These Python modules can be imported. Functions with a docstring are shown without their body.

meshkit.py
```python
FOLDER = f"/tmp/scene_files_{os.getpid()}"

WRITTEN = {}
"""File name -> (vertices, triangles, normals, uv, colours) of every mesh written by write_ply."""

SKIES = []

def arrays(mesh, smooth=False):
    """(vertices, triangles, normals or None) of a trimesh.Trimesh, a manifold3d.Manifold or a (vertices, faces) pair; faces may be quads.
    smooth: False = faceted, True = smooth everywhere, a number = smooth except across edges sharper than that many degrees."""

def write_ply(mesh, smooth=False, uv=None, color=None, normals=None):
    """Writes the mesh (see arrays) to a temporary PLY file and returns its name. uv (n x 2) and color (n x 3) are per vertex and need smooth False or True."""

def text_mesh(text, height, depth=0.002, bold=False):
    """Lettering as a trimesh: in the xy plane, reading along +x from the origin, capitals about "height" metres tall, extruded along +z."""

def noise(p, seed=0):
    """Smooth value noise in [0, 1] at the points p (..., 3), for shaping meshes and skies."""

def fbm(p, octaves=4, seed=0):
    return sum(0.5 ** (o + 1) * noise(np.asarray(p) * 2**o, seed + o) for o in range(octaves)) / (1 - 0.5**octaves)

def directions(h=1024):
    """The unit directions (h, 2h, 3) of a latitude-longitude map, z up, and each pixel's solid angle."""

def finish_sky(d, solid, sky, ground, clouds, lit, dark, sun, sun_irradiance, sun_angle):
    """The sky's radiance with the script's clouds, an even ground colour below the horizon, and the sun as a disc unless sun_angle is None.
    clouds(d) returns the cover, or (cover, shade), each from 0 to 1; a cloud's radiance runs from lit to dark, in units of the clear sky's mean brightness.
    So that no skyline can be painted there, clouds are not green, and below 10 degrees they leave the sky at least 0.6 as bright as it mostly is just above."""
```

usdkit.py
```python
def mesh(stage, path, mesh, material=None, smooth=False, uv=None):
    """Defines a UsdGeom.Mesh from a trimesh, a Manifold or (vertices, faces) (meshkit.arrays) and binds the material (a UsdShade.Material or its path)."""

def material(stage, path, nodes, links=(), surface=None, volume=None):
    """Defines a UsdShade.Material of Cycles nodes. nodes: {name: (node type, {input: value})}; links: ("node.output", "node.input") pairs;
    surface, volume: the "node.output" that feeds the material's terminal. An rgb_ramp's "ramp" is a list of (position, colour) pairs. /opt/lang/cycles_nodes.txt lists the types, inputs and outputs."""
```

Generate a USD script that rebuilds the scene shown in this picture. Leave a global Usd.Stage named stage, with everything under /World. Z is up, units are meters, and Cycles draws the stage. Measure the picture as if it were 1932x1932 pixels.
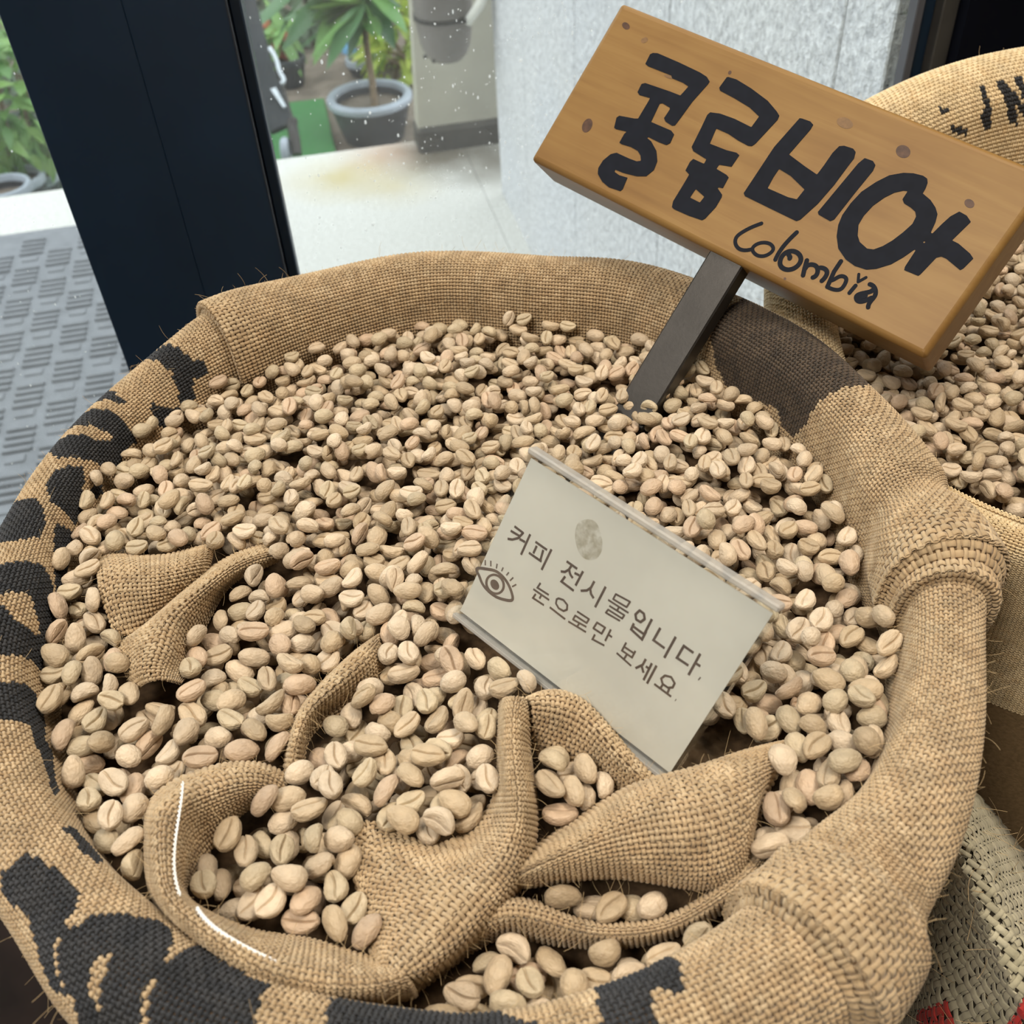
import math, random
import numpy as np, trimesh, usdkit, meshkit
from scipy.interpolate import CubicSpline, RectBivariateSpline
from scipy.ndimage import gaussian_filter
from shapely.geometry import Polygon, LineString, Point
from shapely.ops import unary_union
from pxr import Usd, UsdGeom, UsdShade, UsdLux, Gf, Sdf, Vt

stage = Usd.Stage.CreateInMemory()
UsdGeom.SetStageUpAxis(stage, UsdGeom.Tokens.z)
UsdGeom.SetStageMetersPerUnit(stage, 1.0)
UsdGeom.Xform.Define(stage, '/World')
UsdGeom.Scope.Define(stage, '/World/Looks')
rng = np.random.default_rng(7)

# ---------------------------------------------------------------- camera, sky, light, exposure
EXPOSURE = -0.38
FPX, HALF = 1935.0, 966.0
EYE = np.array([0.0, 0.0, 1.15])
CR = np.array([0.99799238, -0.04309203, -0.04641433])
CU = np.array([0.06333413, 0.67902585, 0.73137725])
CF = np.array([0.0, 0.73284853, -0.68039182])
cam = UsdGeom.Camera.Define(stage, '/World/camera')
cam.AddTransformOp().Set(Gf.Matrix4d(*CR, 0, *CU, 0, *(-CF), 0, *EYE, 1))
cam.CreateHorizontalApertureAttr(36.0)
cam.CreateFocalLengthAttr(36.0 * FPX / 1932)
cam.CreateFStopAttr(18.0)
cam.CreateFocusDistanceAttr(0.43)
cam.CreateClippingRangeAttr((0.02, 100.0))
cam.CreateExposureAttr(EXPOSURE)

dome = UsdLux.DomeLight.Define(stage, '/World/overcast_sky')
dome.CreateColorAttr((0.95, 0.98, 1.0))
dome.CreateIntensityAttr(1.05)

def rect_light(path, loc, target, w, h, power, color):
    l = UsdLux.RectLight.Define(stage, path)
    l.CreateWidthAttr(w); l.CreateHeightAttr(h); l.CreateIntensityAttr(power); l.CreateColorAttr(color)
    z = np.array(loc, float) - np.array(target, float); z /= np.linalg.norm(z)
    x = np.cross([0, 1, 0.01], z); x /= np.linalg.norm(x); y = np.cross(z, x)
    l.AddTransformOp().Set(Gf.Matrix4d(*map(float, x), 0, *map(float, y), 0, *map(float, z), 0, *map(float, loc), 1))
rect_light('/World/lamp_light', (-0.75, -0.5, 2.62), (-0.75, -0.5, 0), 0.6, 0.6, 40.0, (1.0, 0.91, 0.78))
rect_light('/World/lamp_light_001', (0.55, 0.36, 2.62), (0.55, 0.36, 0), 0.6, 0.6, 30.0, (1.0, 0.87, 0.70))

# ---------------------------------------------------------------- helpers
def ray(px, py):
    px, py = np.asarray(px, float), np.asarray(py, float)
    return ((px - HALF) / FPX)[..., None] * CR - ((py - HALF) / FPX)[..., None] * CU + CF
def onz(px, py, z):
    v = ray(px, py)
    return EYE + v * ((z - EYE[2]) / v[..., 2])[..., None]
def onplane(px, py, P, n):
    v = ray(px, py)
    return EYE + v * (((P - EYE) @ n) / (v @ n))[..., None]
def ondepth(px, py, d):
    return EYE + ray(px, py) * np.asarray(d, float)[..., None]
def unit(v):
    v = np.asarray(v, float)
    return v / np.maximum(np.linalg.norm(v, axis=-1, keepdims=True), 1e-12)

used = {}
def numbered(parent, name):
    k = used.get((parent, name), -1) + 1
    used[(parent, name)] = k
    return f'{parent}/{name}' + (f'_{k:03d}' if k else '')
def tag(p, label=None, category=None, group=None, kind=None):
    p = p.GetPrim() if hasattr(p, 'GetPrim') else p
    for k, v in (('label', label), ('category', category), ('group', group), ('kind', kind)):
        if v: p.SetCustomDataByKey(k, v)
    return p
def thing(name, label=None, category=None, loc=(0, 0, 0), group=None, kind=None):
    x = UsdGeom.Xform.Define(stage, numbered('/World', name))
    if any(loc): x.AddTranslateOp().Set(Gf.Vec3d(*map(float, loc)))
    tag(x, label, category, group, kind)
    return x.GetPrim()
def obj(name, m, mat, parent=None, smooth=False, label=None, kind=None):
    base = str(parent.GetPath()) if parent else '/World'
    if parent is not None and not isinstance(m, tuple):
        pass
    p = usdkit.mesh(stage, numbered(base, name), m, MAT[mat], smooth=smooth).GetPrim()
    tag(p, label, None, None, kind)
    return p
def shift(m, loc):
    m = m.copy(); m.apply_translation(-np.asarray(loc, float)); return m
def cat(ms):
    return trimesh.util.concatenate(ms)
def box(c, s, bev=0.0):
    c, s = np.asarray(c, float), np.asarray(s, float)
    if bev <= 0:
        m = trimesh.creation.box(s)
    else:
        h = s / 2; pts = []
        for sx in (-1, 1):
            for sy in (-1, 1):
                for sz in (-1, 1):
                    for k in range(3):
                        q = h.copy() - bev; q[k] = h[k]
                        pts.append(q * [sx, sy, sz])
        m = trimesh.convex.convex_hull(np.array(pts))
    m.apply_translation(c); return m
def lathe(prof, n=40):
    prof = np.asarray(prof, float)
    a = np.linspace(0, 2 * np.pi, n, endpoint=False)
    v = np.stack([np.outer(prof[:, 0], np.cos(a)), np.outer(prof[:, 0], np.sin(a)), np.repeat(prof[:, 1:2], n, 1)], -1).reshape(-1, 3)
    f = []
    for i in range(len(prof) - 1):
        for j in range(n):
            k = (j + 1) % n
            f += [[i * n + j, i * n + k, (i + 1) * n + k], [i * n + j, (i + 1) * n + k, (i + 1) * n + j]]
    return trimesh.Trimesh(v, f, process=False)
def tube(pts, r, n=8, caps=True):
    pts = np.asarray(pts, float); r = np.broadcast_to(np.asarray(r, float), (len(pts),))
    t = unit(np.gradient(pts, axis=0))
    ref = np.array([0, 0, 1.0]) if abs(t[0][2]) < 0.9 else np.array([1.0, 0, 0])
    v, prev = [], None
    for i in range(len(pts)):
        x = np.cross(t[i], ref) if prev is None else prev - t[i] * (prev @ t[i])
        x = unit(x); y = np.cross(t[i], x); prev = x
        a = np.linspace(0, 2 * np.pi, n, endpoint=False)
        v.append(pts[i] + r[i] * (np.outer(np.cos(a), x) + np.outer(np.sin(a), y)))
    v = np.vstack(v); f = []
    for i in range(len(pts) - 1):
        for j in range(n):
            k = (j + 1) % n
            f += [[i * n + j, i * n + k, (i + 1) * n + k], [i * n + j, (i + 1) * n + k, (i + 1) * n + j]]
    if caps:
        c0, c1 = len(v), len(v) + 1
        v = np.vstack([v, pts[0], pts[-1]])
        for j in range(n):
            k = (j + 1) % n; o = (len(pts) - 1) * n
            f += [[c0, k, j], [c1, o + j, o + k]]
    return trimesh.Trimesh(v, f, process=False)
def smooth_path(pts, n=24, closed=False):
    pts = np.asarray(pts, float)
    if closed: pts = np.vstack([pts, pts[:1]])
    s = np.r_[0, np.cumsum(np.linalg.norm(np.diff(pts, axis=0), axis=1))]
    cs = CubicSpline(s, pts, bc_type='periodic' if closed else 'not-a-knot') if len(pts) > 3 or closed else (lambda q: np.stack([np.interp(q, s, pts[:, k]) for k in range(pts.shape[1])], -1))
    return cs(np.linspace(0, s[-1], n))
def grid_mesh(G, closed=False):
    nu, nv = G.shape[:2]
    idx = np.arange(nu * nv).reshape(nu, nv)
    if closed: idx = np.vstack([idx, idx[:1]])
    a, b, c, d = idx[:-1, :-1], idx[1:, :-1], idx[1:, 1:], idx[:-1, 1:]
    f = np.concatenate([np.stack([a, b, c], -1).reshape(-1, 3), np.stack([a, c, d], -1).reshape(-1, 3)])
    return trimesh.Trimesh(G.reshape(-1, 3), f, process=False)

# ---------------------------------------------------------------- materials
MAT = {}
def mat(name, nodes, links=(), surface='p.BSDF'):
    MAT[name] = usdkit.material(stage, '/World/Looks/' + name, nodes, links, surface=surface)
def plain(name, col, rough=0.6, spec=0.5, var=0.12, scale=40.0, bump=0.0, bscale=None, bdist=0.001, metallic=0.0, sheen=0.0, coat=0.0, detail=4):
    nodes = {'g': ('geometry', {}), 'n': ('noise_texture', {'scale': scale, 'detail': detail}),
             'r': ('rgb_ramp', {'ramp': [(0.3, tuple(c * (1 - var) for c in col)), (0.7, tuple(min(1, c * (1 + var)) for c in col))]}),
             'p': ('principled_bsdf', {'roughness': rough, 'specular_ior_level': spec, 'metallic': metallic, 'sheen_weight': sheen, 'coat_weight': coat})}
    links = [('g.position', 'n.vector'), ('n.fac', 'r.fac'), ('r.color', 'p.base_color')]
    if bump:
        nodes['n2'] = ('noise_texture', {'scale': bscale or scale * 4, 'detail': 5}); nodes['b'] = ('bump', {'strength': bump, 'distance': bdist})
        links += [('g.position', 'n2.vector'), ('n2.fac', 'b.height'), ('b.normal', 'p.normal')]
    mat(name, nodes, links)
def per_copy(name, cols, rough, scale, var=0.15, bump=0.3, bscale=900.0, bdist=0.0002, sheen=0.0, spec=0.4):
    """colour that differs from copy to copy, with a little mottling in the copy's own space"""
    nodes = {'o': ('object_info', {}), 'g': ('geometry', {}), 'r': ('rgb_ramp', {'ramp': [(i / (len(cols) - 1), c) for i, c in enumerate(cols)]}),
             'n': ('noise_texture', {'scale': scale, 'detail': 3}), 'm': ('map_range', {'from_min': 0.3, 'from_max': 0.7, 'to_min': 1 - var, 'to_max': 1 + var}),
             'x': ('mix', {'mix_type': 'multiply', 'fac': 1.0}), 'n2': ('noise_texture', {'scale': bscale, 'detail': 3}), 'b': ('bump', {'strength': bump, 'distance': bdist}),
             'c': ('combine_color', {}),
             'p': ('principled_bsdf', {'roughness': rough, 'specular_ior_level': spec, 'sheen_weight': sheen, 'sheen_roughness': 0.5})}
    links = [('o.random', 'r.fac'), ('g.position', 'n.vector'), ('n.fac', 'm.value'), ('m.result', 'c.r'), ('m.result', 'c.g'), ('m.result', 'c.b'), ('r.color', 'x.color1'), ('c.color', 'x.color2'), ('x.color', 'p.base_color'),
             ('g.position', 'n2.vector'), ('n2.fac', 'b.height'), ('b.normal', 'p.normal')]
    mat(name, nodes, links)
JUTE = [(0.44, 0.318, 0.188), (0.49, 0.37, 0.228), (0.40, 0.285, 0.165), (0.53, 0.41, 0.262)]
per_copy('jute_yarn', JUTE, 0.9, 120.0, 0.16, 0.4, 2500.0, 0.0002, 0.25, 0.2)
per_copy('jute_yarn_pale', [(0.66, 0.52, 0.31), (0.72, 0.58, 0.37), (0.62, 0.47, 0.27)], 0.9, 120.0, 0.14, 0.4, 2500.0, 0.0002, 0.25, 0.2)
per_copy('black_print', [(0.016, 0.018, 0.023), (0.024, 0.026, 0.031), (0.032, 0.033, 0.037)], 0.75, 120.0, 0.2, 0.4, 2500.0, 0.0002, 0.1, 0.4)
per_copy('brown_print', [(0.062, 0.043, 0.030), (0.085, 0.060, 0.040), (0.05, 0.036, 0.026)], 0.85, 120.0, 0.2, 0.4, 2500.0, 0.0002, 0.2, 0.3)
per_copy('white_yarn', [(0.46, 0.43, 0.31), (0.54, 0.50, 0.37), (0.40, 0.37, 0.26)], 0.85, 120.0, 0.14, 0.5, 1500.0, 0.0003, 0.2, 0.3)
per_copy('red_print', [(0.50, 0.035, 0.035), (0.58, 0.06, 0.05), (0.42, 0.03, 0.03)], 0.8, 120.0, 0.2, 0.4, 1500.0, 0.0003, 0.2, 0.3)
plain('jute_lining', (0.20, 0.125, 0.065), 0.95, 0.1, 0.2, 300, 0.3, 900, 0.0005)  # inner cloth, its colour darkened to stand for shade in the weave gaps
plain('jute_cloth', (0.26, 0.18, 0.10), 0.95, 0.1, 0.18, 500, 0.6, 900, 0.0006)  # lower sack burlap, shadow put into the colour: darker than the rim yarn
plain('white_cloth', (0.36, 0.33, 0.24), 0.95, 0.1, 0.18, 300, 0.6, 500, 0.001)
plain('black_lining', (0.014, 0.015, 0.018), 0.95, 0.1, 0.2, 300)
plain('white_lining', (0.05, 0.042, 0.03), 0.95, 0.1, 0.2, 300)  # backs the white weave; near black to paint the shade in its holes
plain('white_thread', (0.85, 0.85, 0.84), 0.6, 0.3, 0.04, 100)
plain('jute_fibre', (0.62, 0.46, 0.26), 0.8, 0.3, 0.1, 50)
BEAN_COLS = [(0.505, 0.40, 0.275), (0.55, 0.44, 0.315), (0.45, 0.35, 0.230), (0.485, 0.40, 0.275), (0.52, 0.39, 0.275), (0.59, 0.485, 0.36)]
for i, c in enumerate(BEAN_COLS):
    per_copy(f'raw_bean_{i:03d}' if i else 'raw_bean', [tuple(x * k for x in c) for k in (0.84, 1.0, 1.1)], 0.52, 260.0, 0.11, 0.35, 700.0, 0.0004, 0.1, 0.35)
plain('bean_bed', (0.10, 0.065, 0.038), 0.9, 0.1, 0.4, 300)  # flat sheet below the beans, dark colour painted as the shade between them
plain('bean_seam', (0.36, 0.25, 0.145), 0.8, 0.2, 0.25, 900)

# ---------------------------------------------------------------- places: the glass runs 10 degrees off the camera's x axis
GA = math.radians(10)
AX, BX = np.array([math.cos(GA), math.sin(GA), 0]), np.array([-math.sin(GA), math.cos(GA), 0])
ROT = np.eye(4); ROT[:3, 0], ROT[:3, 1] = AX, BX
YG, XW = 0.712, 0.443           # glass plane, granite wall plane
STEP_Y, SOIL = 2.74, -0.30
def lm(m):                       # a mesh given in the glass frame, turned into the world
    m = m.copy(); m.apply_transform(ROT); return m
def lp(x, y, z):
    return AX * x + BX * y + np.array([0, 0, z])
def loc(P):
    return np.stack([P @ AX, P @ BX, P[..., 2]], -1)
ZB = 0.85                        # level of the beans
BENCH = 0.36

# ---------------------------------------------------------------- woven cloth: tiles of real yarn (two by two threads) laid over a surface
PITCH = 0.00178
def yarn_tile(seed, pitch=PITCH, flat=0.78, wide=0.37, amp=0.34, n=7, sides=7, loose=0.0):
    r = np.random.default_rng(seed); ms = []
    P = 2 * pitch
    for axis in (0, 1):
        for k in (0, 1):
            s = np.linspace(-0.54, 0.54, n) * P
            ph = 1 if (k + axis) % 2 == 0 else -1
            z = ph * amp * pitch * np.sin(np.pi * s / pitch + (np.pi / 2 if False else 0)) if False else ph * amp * pitch * np.cos(np.pi * (s / pitch - 0.5))
            c = (k - 0.5) * pitch + r.normal(0, 0.02 + loose) * pitch
            w = pitch * wide * (1 + r.normal(0, 0.05 + loose))
            a = np.linspace(0, 2 * np.pi, sides, endpoint=False)
            v = []
            for i in range(n):
                lateral = c + np.cos(a) * w * (1.0 if axis else 0.92); up = z[i] + np.sin(a) * w * flat
                v.append(np.stack([np.full(sides, s[i]), lateral, up], -1) if axis == 0 else np.stack([lateral, np.full(sides, s[i]), up], -1))
            v = np.vstack(v); f = []
            for i in range(n - 1):
                for j in range(sides):
                    q = (j + 1) % sides
                    t = [[i * sides + j, (i + 1) * sides + q, i * sides + q], [i * sides + j, (i + 1) * sides + j, (i + 1) * sides + q]]
                    f += t if axis == 0 else [x[::-1] for x in t]
            ms.append(trimesh.Trimesh(v, f, process=False))
    return cat(ms)
def crossing(up, pitch=PITCH, flat=0.78, wide=0.37, amp=0.34, n=5, sides=7):
    """one crossing of two yarns; up: the yarn along u lies on top"""
    ms = []
    for axis in (0, 1):
        ph = 1 if (axis == 0) == up else -1
        s = np.linspace(-0.56, 0.56, n) * pitch; z = ph * amp * pitch * np.cos(np.pi * s / pitch); a = np.linspace(0, 2 * np.pi, sides, endpoint=False); w = pitch * wide
        v = np.vstack([np.stack([np.full(sides, s[i]), np.cos(a) * w, z[i] + np.sin(a) * w * flat], -1) if axis == 0 else np.stack([np.cos(a) * w, np.full(sides, s[i]), z[i] + np.sin(a) * w * flat], -1) for i in range(n)])
        f = []
        for i in range(n - 1):
            for j in range(sides):
                q = (j + 1) % sides
                t = [[i * sides + j, (i + 1) * sides + q, i * sides + q], [i * sides + j, (i + 1) * sides + j, (i + 1) * sides + q]]
                f += t if axis == 0 else [x[::-1] for x in t]
        ms.append(trimesh.Trimesh(v, f, process=False))
    return cat(ms)
def quat(R):
    """rotation matrices (n,3,3) to (w,x,y,z)"""
    from scipy.spatial.transform import Rotation
    q = Rotation.from_matrix(R).as_quat()
    return np.stack([q[:, 3], q[:, 0], q[:, 1], q[:, 2]], -1)
def instancer(name, parent, protos, pos, R, scales, ids, label=None):
    path = numbered(str(parent.GetPath()) if parent else '/World', name)
    pi = UsdGeom.PointInstancer.Define(stage, path)
    rel = pi.CreatePrototypesRel()
    for i, (nm, m, mt) in enumerate(protos):
        p = usdkit.mesh(stage, f'{path}/{nm}' + (f'_{i:03d}' if i else ''), m, MAT[mt], smooth=True)
        rel.AddTarget(p.GetPath())
    pi.CreatePositionsAttr(Vt.Vec3fArray.FromNumpy(np.asarray(pos, np.float32)))
    q = quat(R)
    pi.CreateOrientationsAttr(Vt.QuathArray([Gf.Quath(*map(float, x)) for x in q]))
    pi.CreateScalesAttr(Vt.Vec3fArray.FromNumpy(np.asarray(scales, np.float32)))
    pi.CreateProtoIndicesAttr(Vt.IntArray.FromNumpy(np.asarray(ids, np.int32)))
    tag(pi, label, None, None, 'stuff')
    return pi.GetPrim()
TILES = [yarn_tile(k) for k in range(3)]
CROSS = [crossing(False), crossing(True)]
def cell_frames(G, closed=False):
    """centre, rotation and lengths of every cell of a point grid"""
    if closed: G = np.concatenate([G, G[:1]], 0)
    a, b, c, d = G[:-1, :-1], G[1:, :-1], G[1:, 1:], G[:-1, 1:]
    ctr = (a + b + c + d) / 4; du = (b + c - a - d) / 2; dv = (c + d - a - b) / 2
    n = unit(np.cross(du, dv)); x = unit(du); lu = np.linalg.norm(du, axis=-1)
    y = np.cross(n, x); lv = np.abs((dv * y).sum(-1))
    R = np.stack([x, y, n], -1)
    return ctr, R, lu, lv, n
def weave(parent, G, closed=False, mask=None, dark=None, tiles=TILES, mats=('jute_yarn', 'black_print'), pitch=PITCH, seed=1, lining='jute_lining', lift=0.0, twosided=False, keep=None):
    """a cloth: a closed lining sheet with the yarn tiles on it; dark is an integer per cell that picks the yarn's dye"""
    r = np.random.default_rng(seed)
    ctr, R, lu, lv, n = cell_frames(G, closed)
    N = np.zeros_like(G)
    Gu = np.gradient(np.concatenate([G[-1:], G, G[:1]], 0), axis=0)[1:-1] if closed else np.gradient(G, axis=0)
    N = unit(np.cross(Gu, np.gradient(G, axis=1)))
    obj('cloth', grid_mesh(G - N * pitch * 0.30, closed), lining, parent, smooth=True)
    sel = (lu < 3.1 * np.median(lu)) & (lv < 2.6 * np.median(lv)) if keep is None else keep    # the steep faces of laps stay bare; the dark lining reads as fold shadow
    if dark is None: dark = np.zeros((2 * ctr.shape[0], 2 * ctr.shape[1]), int)
    if dark.shape[0] == ctr.shape[0]: dark = np.repeat(np.repeat(dark, 2, 0), 2, 1)
    q4 = np.stack([dark[0::2, 0::2], dark[1::2, 0::2], dark[0::2, 1::2], dark[1::2, 1::2]], -1)
    mixed = (q4 != q4[..., :1]).any(-1); whole = q4[..., 0]
    if mixed.any():
        Gc = np.concatenate([G, G[:1]], 0) if closed else G
        nu, nv = Gc.shape[:2]
        F = np.stack([RectBivariateSpline(np.arange(nu), np.arange(nv), Gc[..., k], kx=1, ky=1)(np.arange(2 * nu - 1) / 2, np.arange(2 * nv - 1) / 2) for k in range(3)], -1)
        c1, R1, lu1, lv1, n1 = cell_frames(F)
        m1 = np.repeat(np.repeat(mixed & sel, 2, 0), 2, 1); par = (np.add.outer(np.arange(m1.shape[0]), np.arange(m1.shape[1])) % 2)
    for k, mt in enumerate(mats):
        nm = 'weave' if k == 0 else 'printed_weave'
        q = sel & (whole == k) & ~mixed; m = int(q.sum())
        if m:
            sc = np.stack([lu[q] / (2 * pitch), lv[q] / (2 * pitch), np.full(m, 1.0)], -1)
            instancer(nm, parent, [('yarn', t, mt) for t in tiles], ctr[q] + n[q] * lift, R[q], sc, r.integers(0, len(tiles), m))
        if mixed.any() and pitch == PITCH:
            q = m1 & (dark == k); m = int(q.sum())
            if m: instancer(nm, parent, [('yarn', CROSS[i], mt) for i in (0, 1)], c1[q], R1[q], np.stack([lu1[q] / pitch, lv1[q] / pitch, np.full(m, 1.0)], -1), par[q])
    return ctr, n
def fibres(parent, P, N, count, seed, length=(0.002, 0.010), width=0.00009, matn='jute_fibre'):
    r = np.random.default_rng(seed)
    i = r.integers(0, len(P), count); pts, n = [], []
    for k in i:
        d = unit(N[k] * r.uniform(0.2, 1.0) + r.normal(0, 0.7, 3)); L = r.uniform(*length) * r.uniform(0.5, 1)
        side = unit(np.cross(d, r.normal(0, 1, 3)))
        s = np.linspace(0, 1, 5)[:, None]
        pts.append(P[k] + N[k] * 0.0004 + d * s * L + side * L * r.uniform(-0.7, 0.7) * s * s); n.append(5)
    pts = np.vstack(pts)
    c = UsdGeom.BasisCurves.Define(stage, numbered(str(parent.GetPath()), 'loose_fibre'))
    c.CreateTypeAttr('linear'); c.CreatePointsAttr(Vt.Vec3fArray.FromNumpy(pts.astype(np.float32)))
    c.CreateCurveVertexCountsAttr(Vt.IntArray.FromNumpy(np.array(n, np.int32)))
    c.CreateWidthsAttr(Vt.FloatArray.FromNumpy(np.full(len(pts), width, np.float32))); c.SetWidthsInterpolation('vertex')
    UsdShade.MaterialBindingAPI.Apply(c.GetPrim()).Bind(MAT[matn]); tag(c, kind='stuff')

# ---------------------------------------------------------------- the bean surface and the sack's rolled rim
def surf(x, y):
    t = np.clip((0.185 - np.asarray(y)) / 0.06, 0, 1); t = t * t * (3 - 2 * t)
    bump = 0.004 * np.sin(np.asarray(x) * 31 + 1.3) * np.sin(np.asarray(y) * 27 + 0.4)
    return ZB - 0.014 * t * np.clip((np.asarray(x) + 0.10) / 0.08, 0, 1) + bump
def at(px, py, h=0.0):
    """the point h above the bean surface that the pixel of the traced photograph falls on"""
    z = ZB + np.asarray(h, float) + 0 * np.asarray(px, float)
    for _ in range(5):
        P = onz(px, py, z); z = surf(P[..., 0], P[..., 1]) + h
    return onz(px, py, z)
RIM = [  # where the beans meet the cloth, where the rim's outer outline is (None: not seen), height of the rim above the beans
    ((830, 603), None, 0.030), ((1000, 612), None, 0.029), ((1150, 625), None, 0.029), ((1290, 668), None, 0.027), ((1430, 755), None, 0.030),
    ((1520, 835), (1640, 735), 0.031), ((1580, 920), (1745, 850), 0.031), ((1615, 1010), (1820, 965), 0.034), ((1680, 1115), (1855, 1060), 0.031), ((1703, 1200), (1856, 1160), 0.026),
    ((1702, 1300), (1860, 1290), 0.026), ((1680, 1400), (1846, 1420), 0.026), ((1615, 1515), (1812, 1570), 0.027), ((1515, 1597), (1775, 1720), 0.029), ((1420, 1695), (1740, 1850), 0.036),
    ((1290, 1790), None, 0.040), ((1130, 1860), None, 0.042), ((950, 1905), None, 0.042), ((780, 1905), None, 0.040), ((620, 1885), None, 0.036),
    ((440, 1815), None, 0.030), ((300, 1728), None, 0.026), ((185, 1625), (0, 1690), 0.024), ((115, 1500), None, 0.024), ((78, 1370), None, 0.024),
    ((70, 1270), None, 0.024), ((100, 1130), None, 0.021), ((125, 1020), (2, 1000), 0.018), ((180, 920), (76, 893), 0.018), ((262, 830), (163, 800), 0.018),
    ((345, 768), (258, 716), 0.020), ((430, 725), (385, 600), 0.028), ((540, 680), (560, 518), 0.031), ((680, 635), (690, 500), 0.031)]
nC = len(RIM)
CI = np.array([at(*r[0]) for r in RIM]); HT = np.array([r[2] for r in RIM])
tc = np.arange(nC + 1)
per = lambda a: CubicSpline(tc, np.concatenate([a, a[:1]]), bc_type='periodic')
cC, cH = per(CI), per(HT)
def outward(t):
    d = unit(cC(t, 1)[..., :2]); n = np.stack([-d[..., 1], d[..., 0]], -1)   # clockwise from above in the picture: outward is to the left of travel
    return np.concatenate([n, np.zeros_like(n[..., :1])], -1)
def project(P):
    q = np.asarray(P) - EYE; z = q @ CF
    return np.stack([HALF + FPX * (q @ CR) / z, HALF - FPX * (q @ CU) / z], -1)
RR = np.full(nC, 0.0175)
CEN = np.array([880.0, 1230.0])
for _ in range(6):               # the traced line is the edge of the beans as seen: where the rim's top hides them, the contact lies farther out
    C_new = CI.copy()
    for i, (c, o, h) in enumerate(RIM):
        a = np.linspace(0, np.pi, 40); nrm = outward(np.array(float(i))); r = RR[i]
        S = np.vstack([CI[i][None], CI[i] + nrm * (r - r * np.cos(a))[:, None] + np.array([0, 0, 1.0]) * (h - r + r * np.sin(a))[:, None]])
        d = unit(CEN - np.array(c, float)); over = ((project(S) - np.array(c, float)) @ d).max()
        z = float((CI[i] - EYE) @ CF); C_new[i] = CI[i] + nrm * float(np.clip(over * z / FPX * 0.8, -0.01, 0.01))
        C_new[i, 2] = float(surf(C_new[i, 0], C_new[i, 1]))
    CI = C_new; cC = per(CI)
for i, (c, o, h) in enumerate(RIM):
    if o is None or i > 30 or i < 5: continue
    d = unit(np.array(o, float) - np.array(c, float)); want = (np.array(o) - np.array(c)) @ d; lo, hi = 0.006, 0.035
    for _ in range(30):
        r = (lo + hi) / 2; a = np.linspace(0, np.pi, 40)
        nrm = outward(np.array(float(i)))
        S = CI[i] + nrm * (r - r * np.cos(a))[:, None] + np.array([0, 0, 1.0]) * (h - r + r * np.sin(a))[:, None]
        got = ((project(S) - np.array(c)) @ d).max()
        lo, hi = (r, hi) if got < want else (lo, r)
    RR[i] = r
RR = np.clip(RR, 0.0085, 0.022)
RR = 0.7 * RR + 0.15 * (np.roll(RR, 1) + np.roll(RR, -1))
cR = per(RR)
def rim_frame(nu):
    tt = np.linspace(0, nC, 4001); p = cC(tt); s = np.r_[0, np.cumsum(np.linalg.norm(np.diff(p, axis=0), axis=1))]
    return np.interp(np.linspace(0, s[-1], nu + 1)[:-1], s, tt), s[-1]
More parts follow.
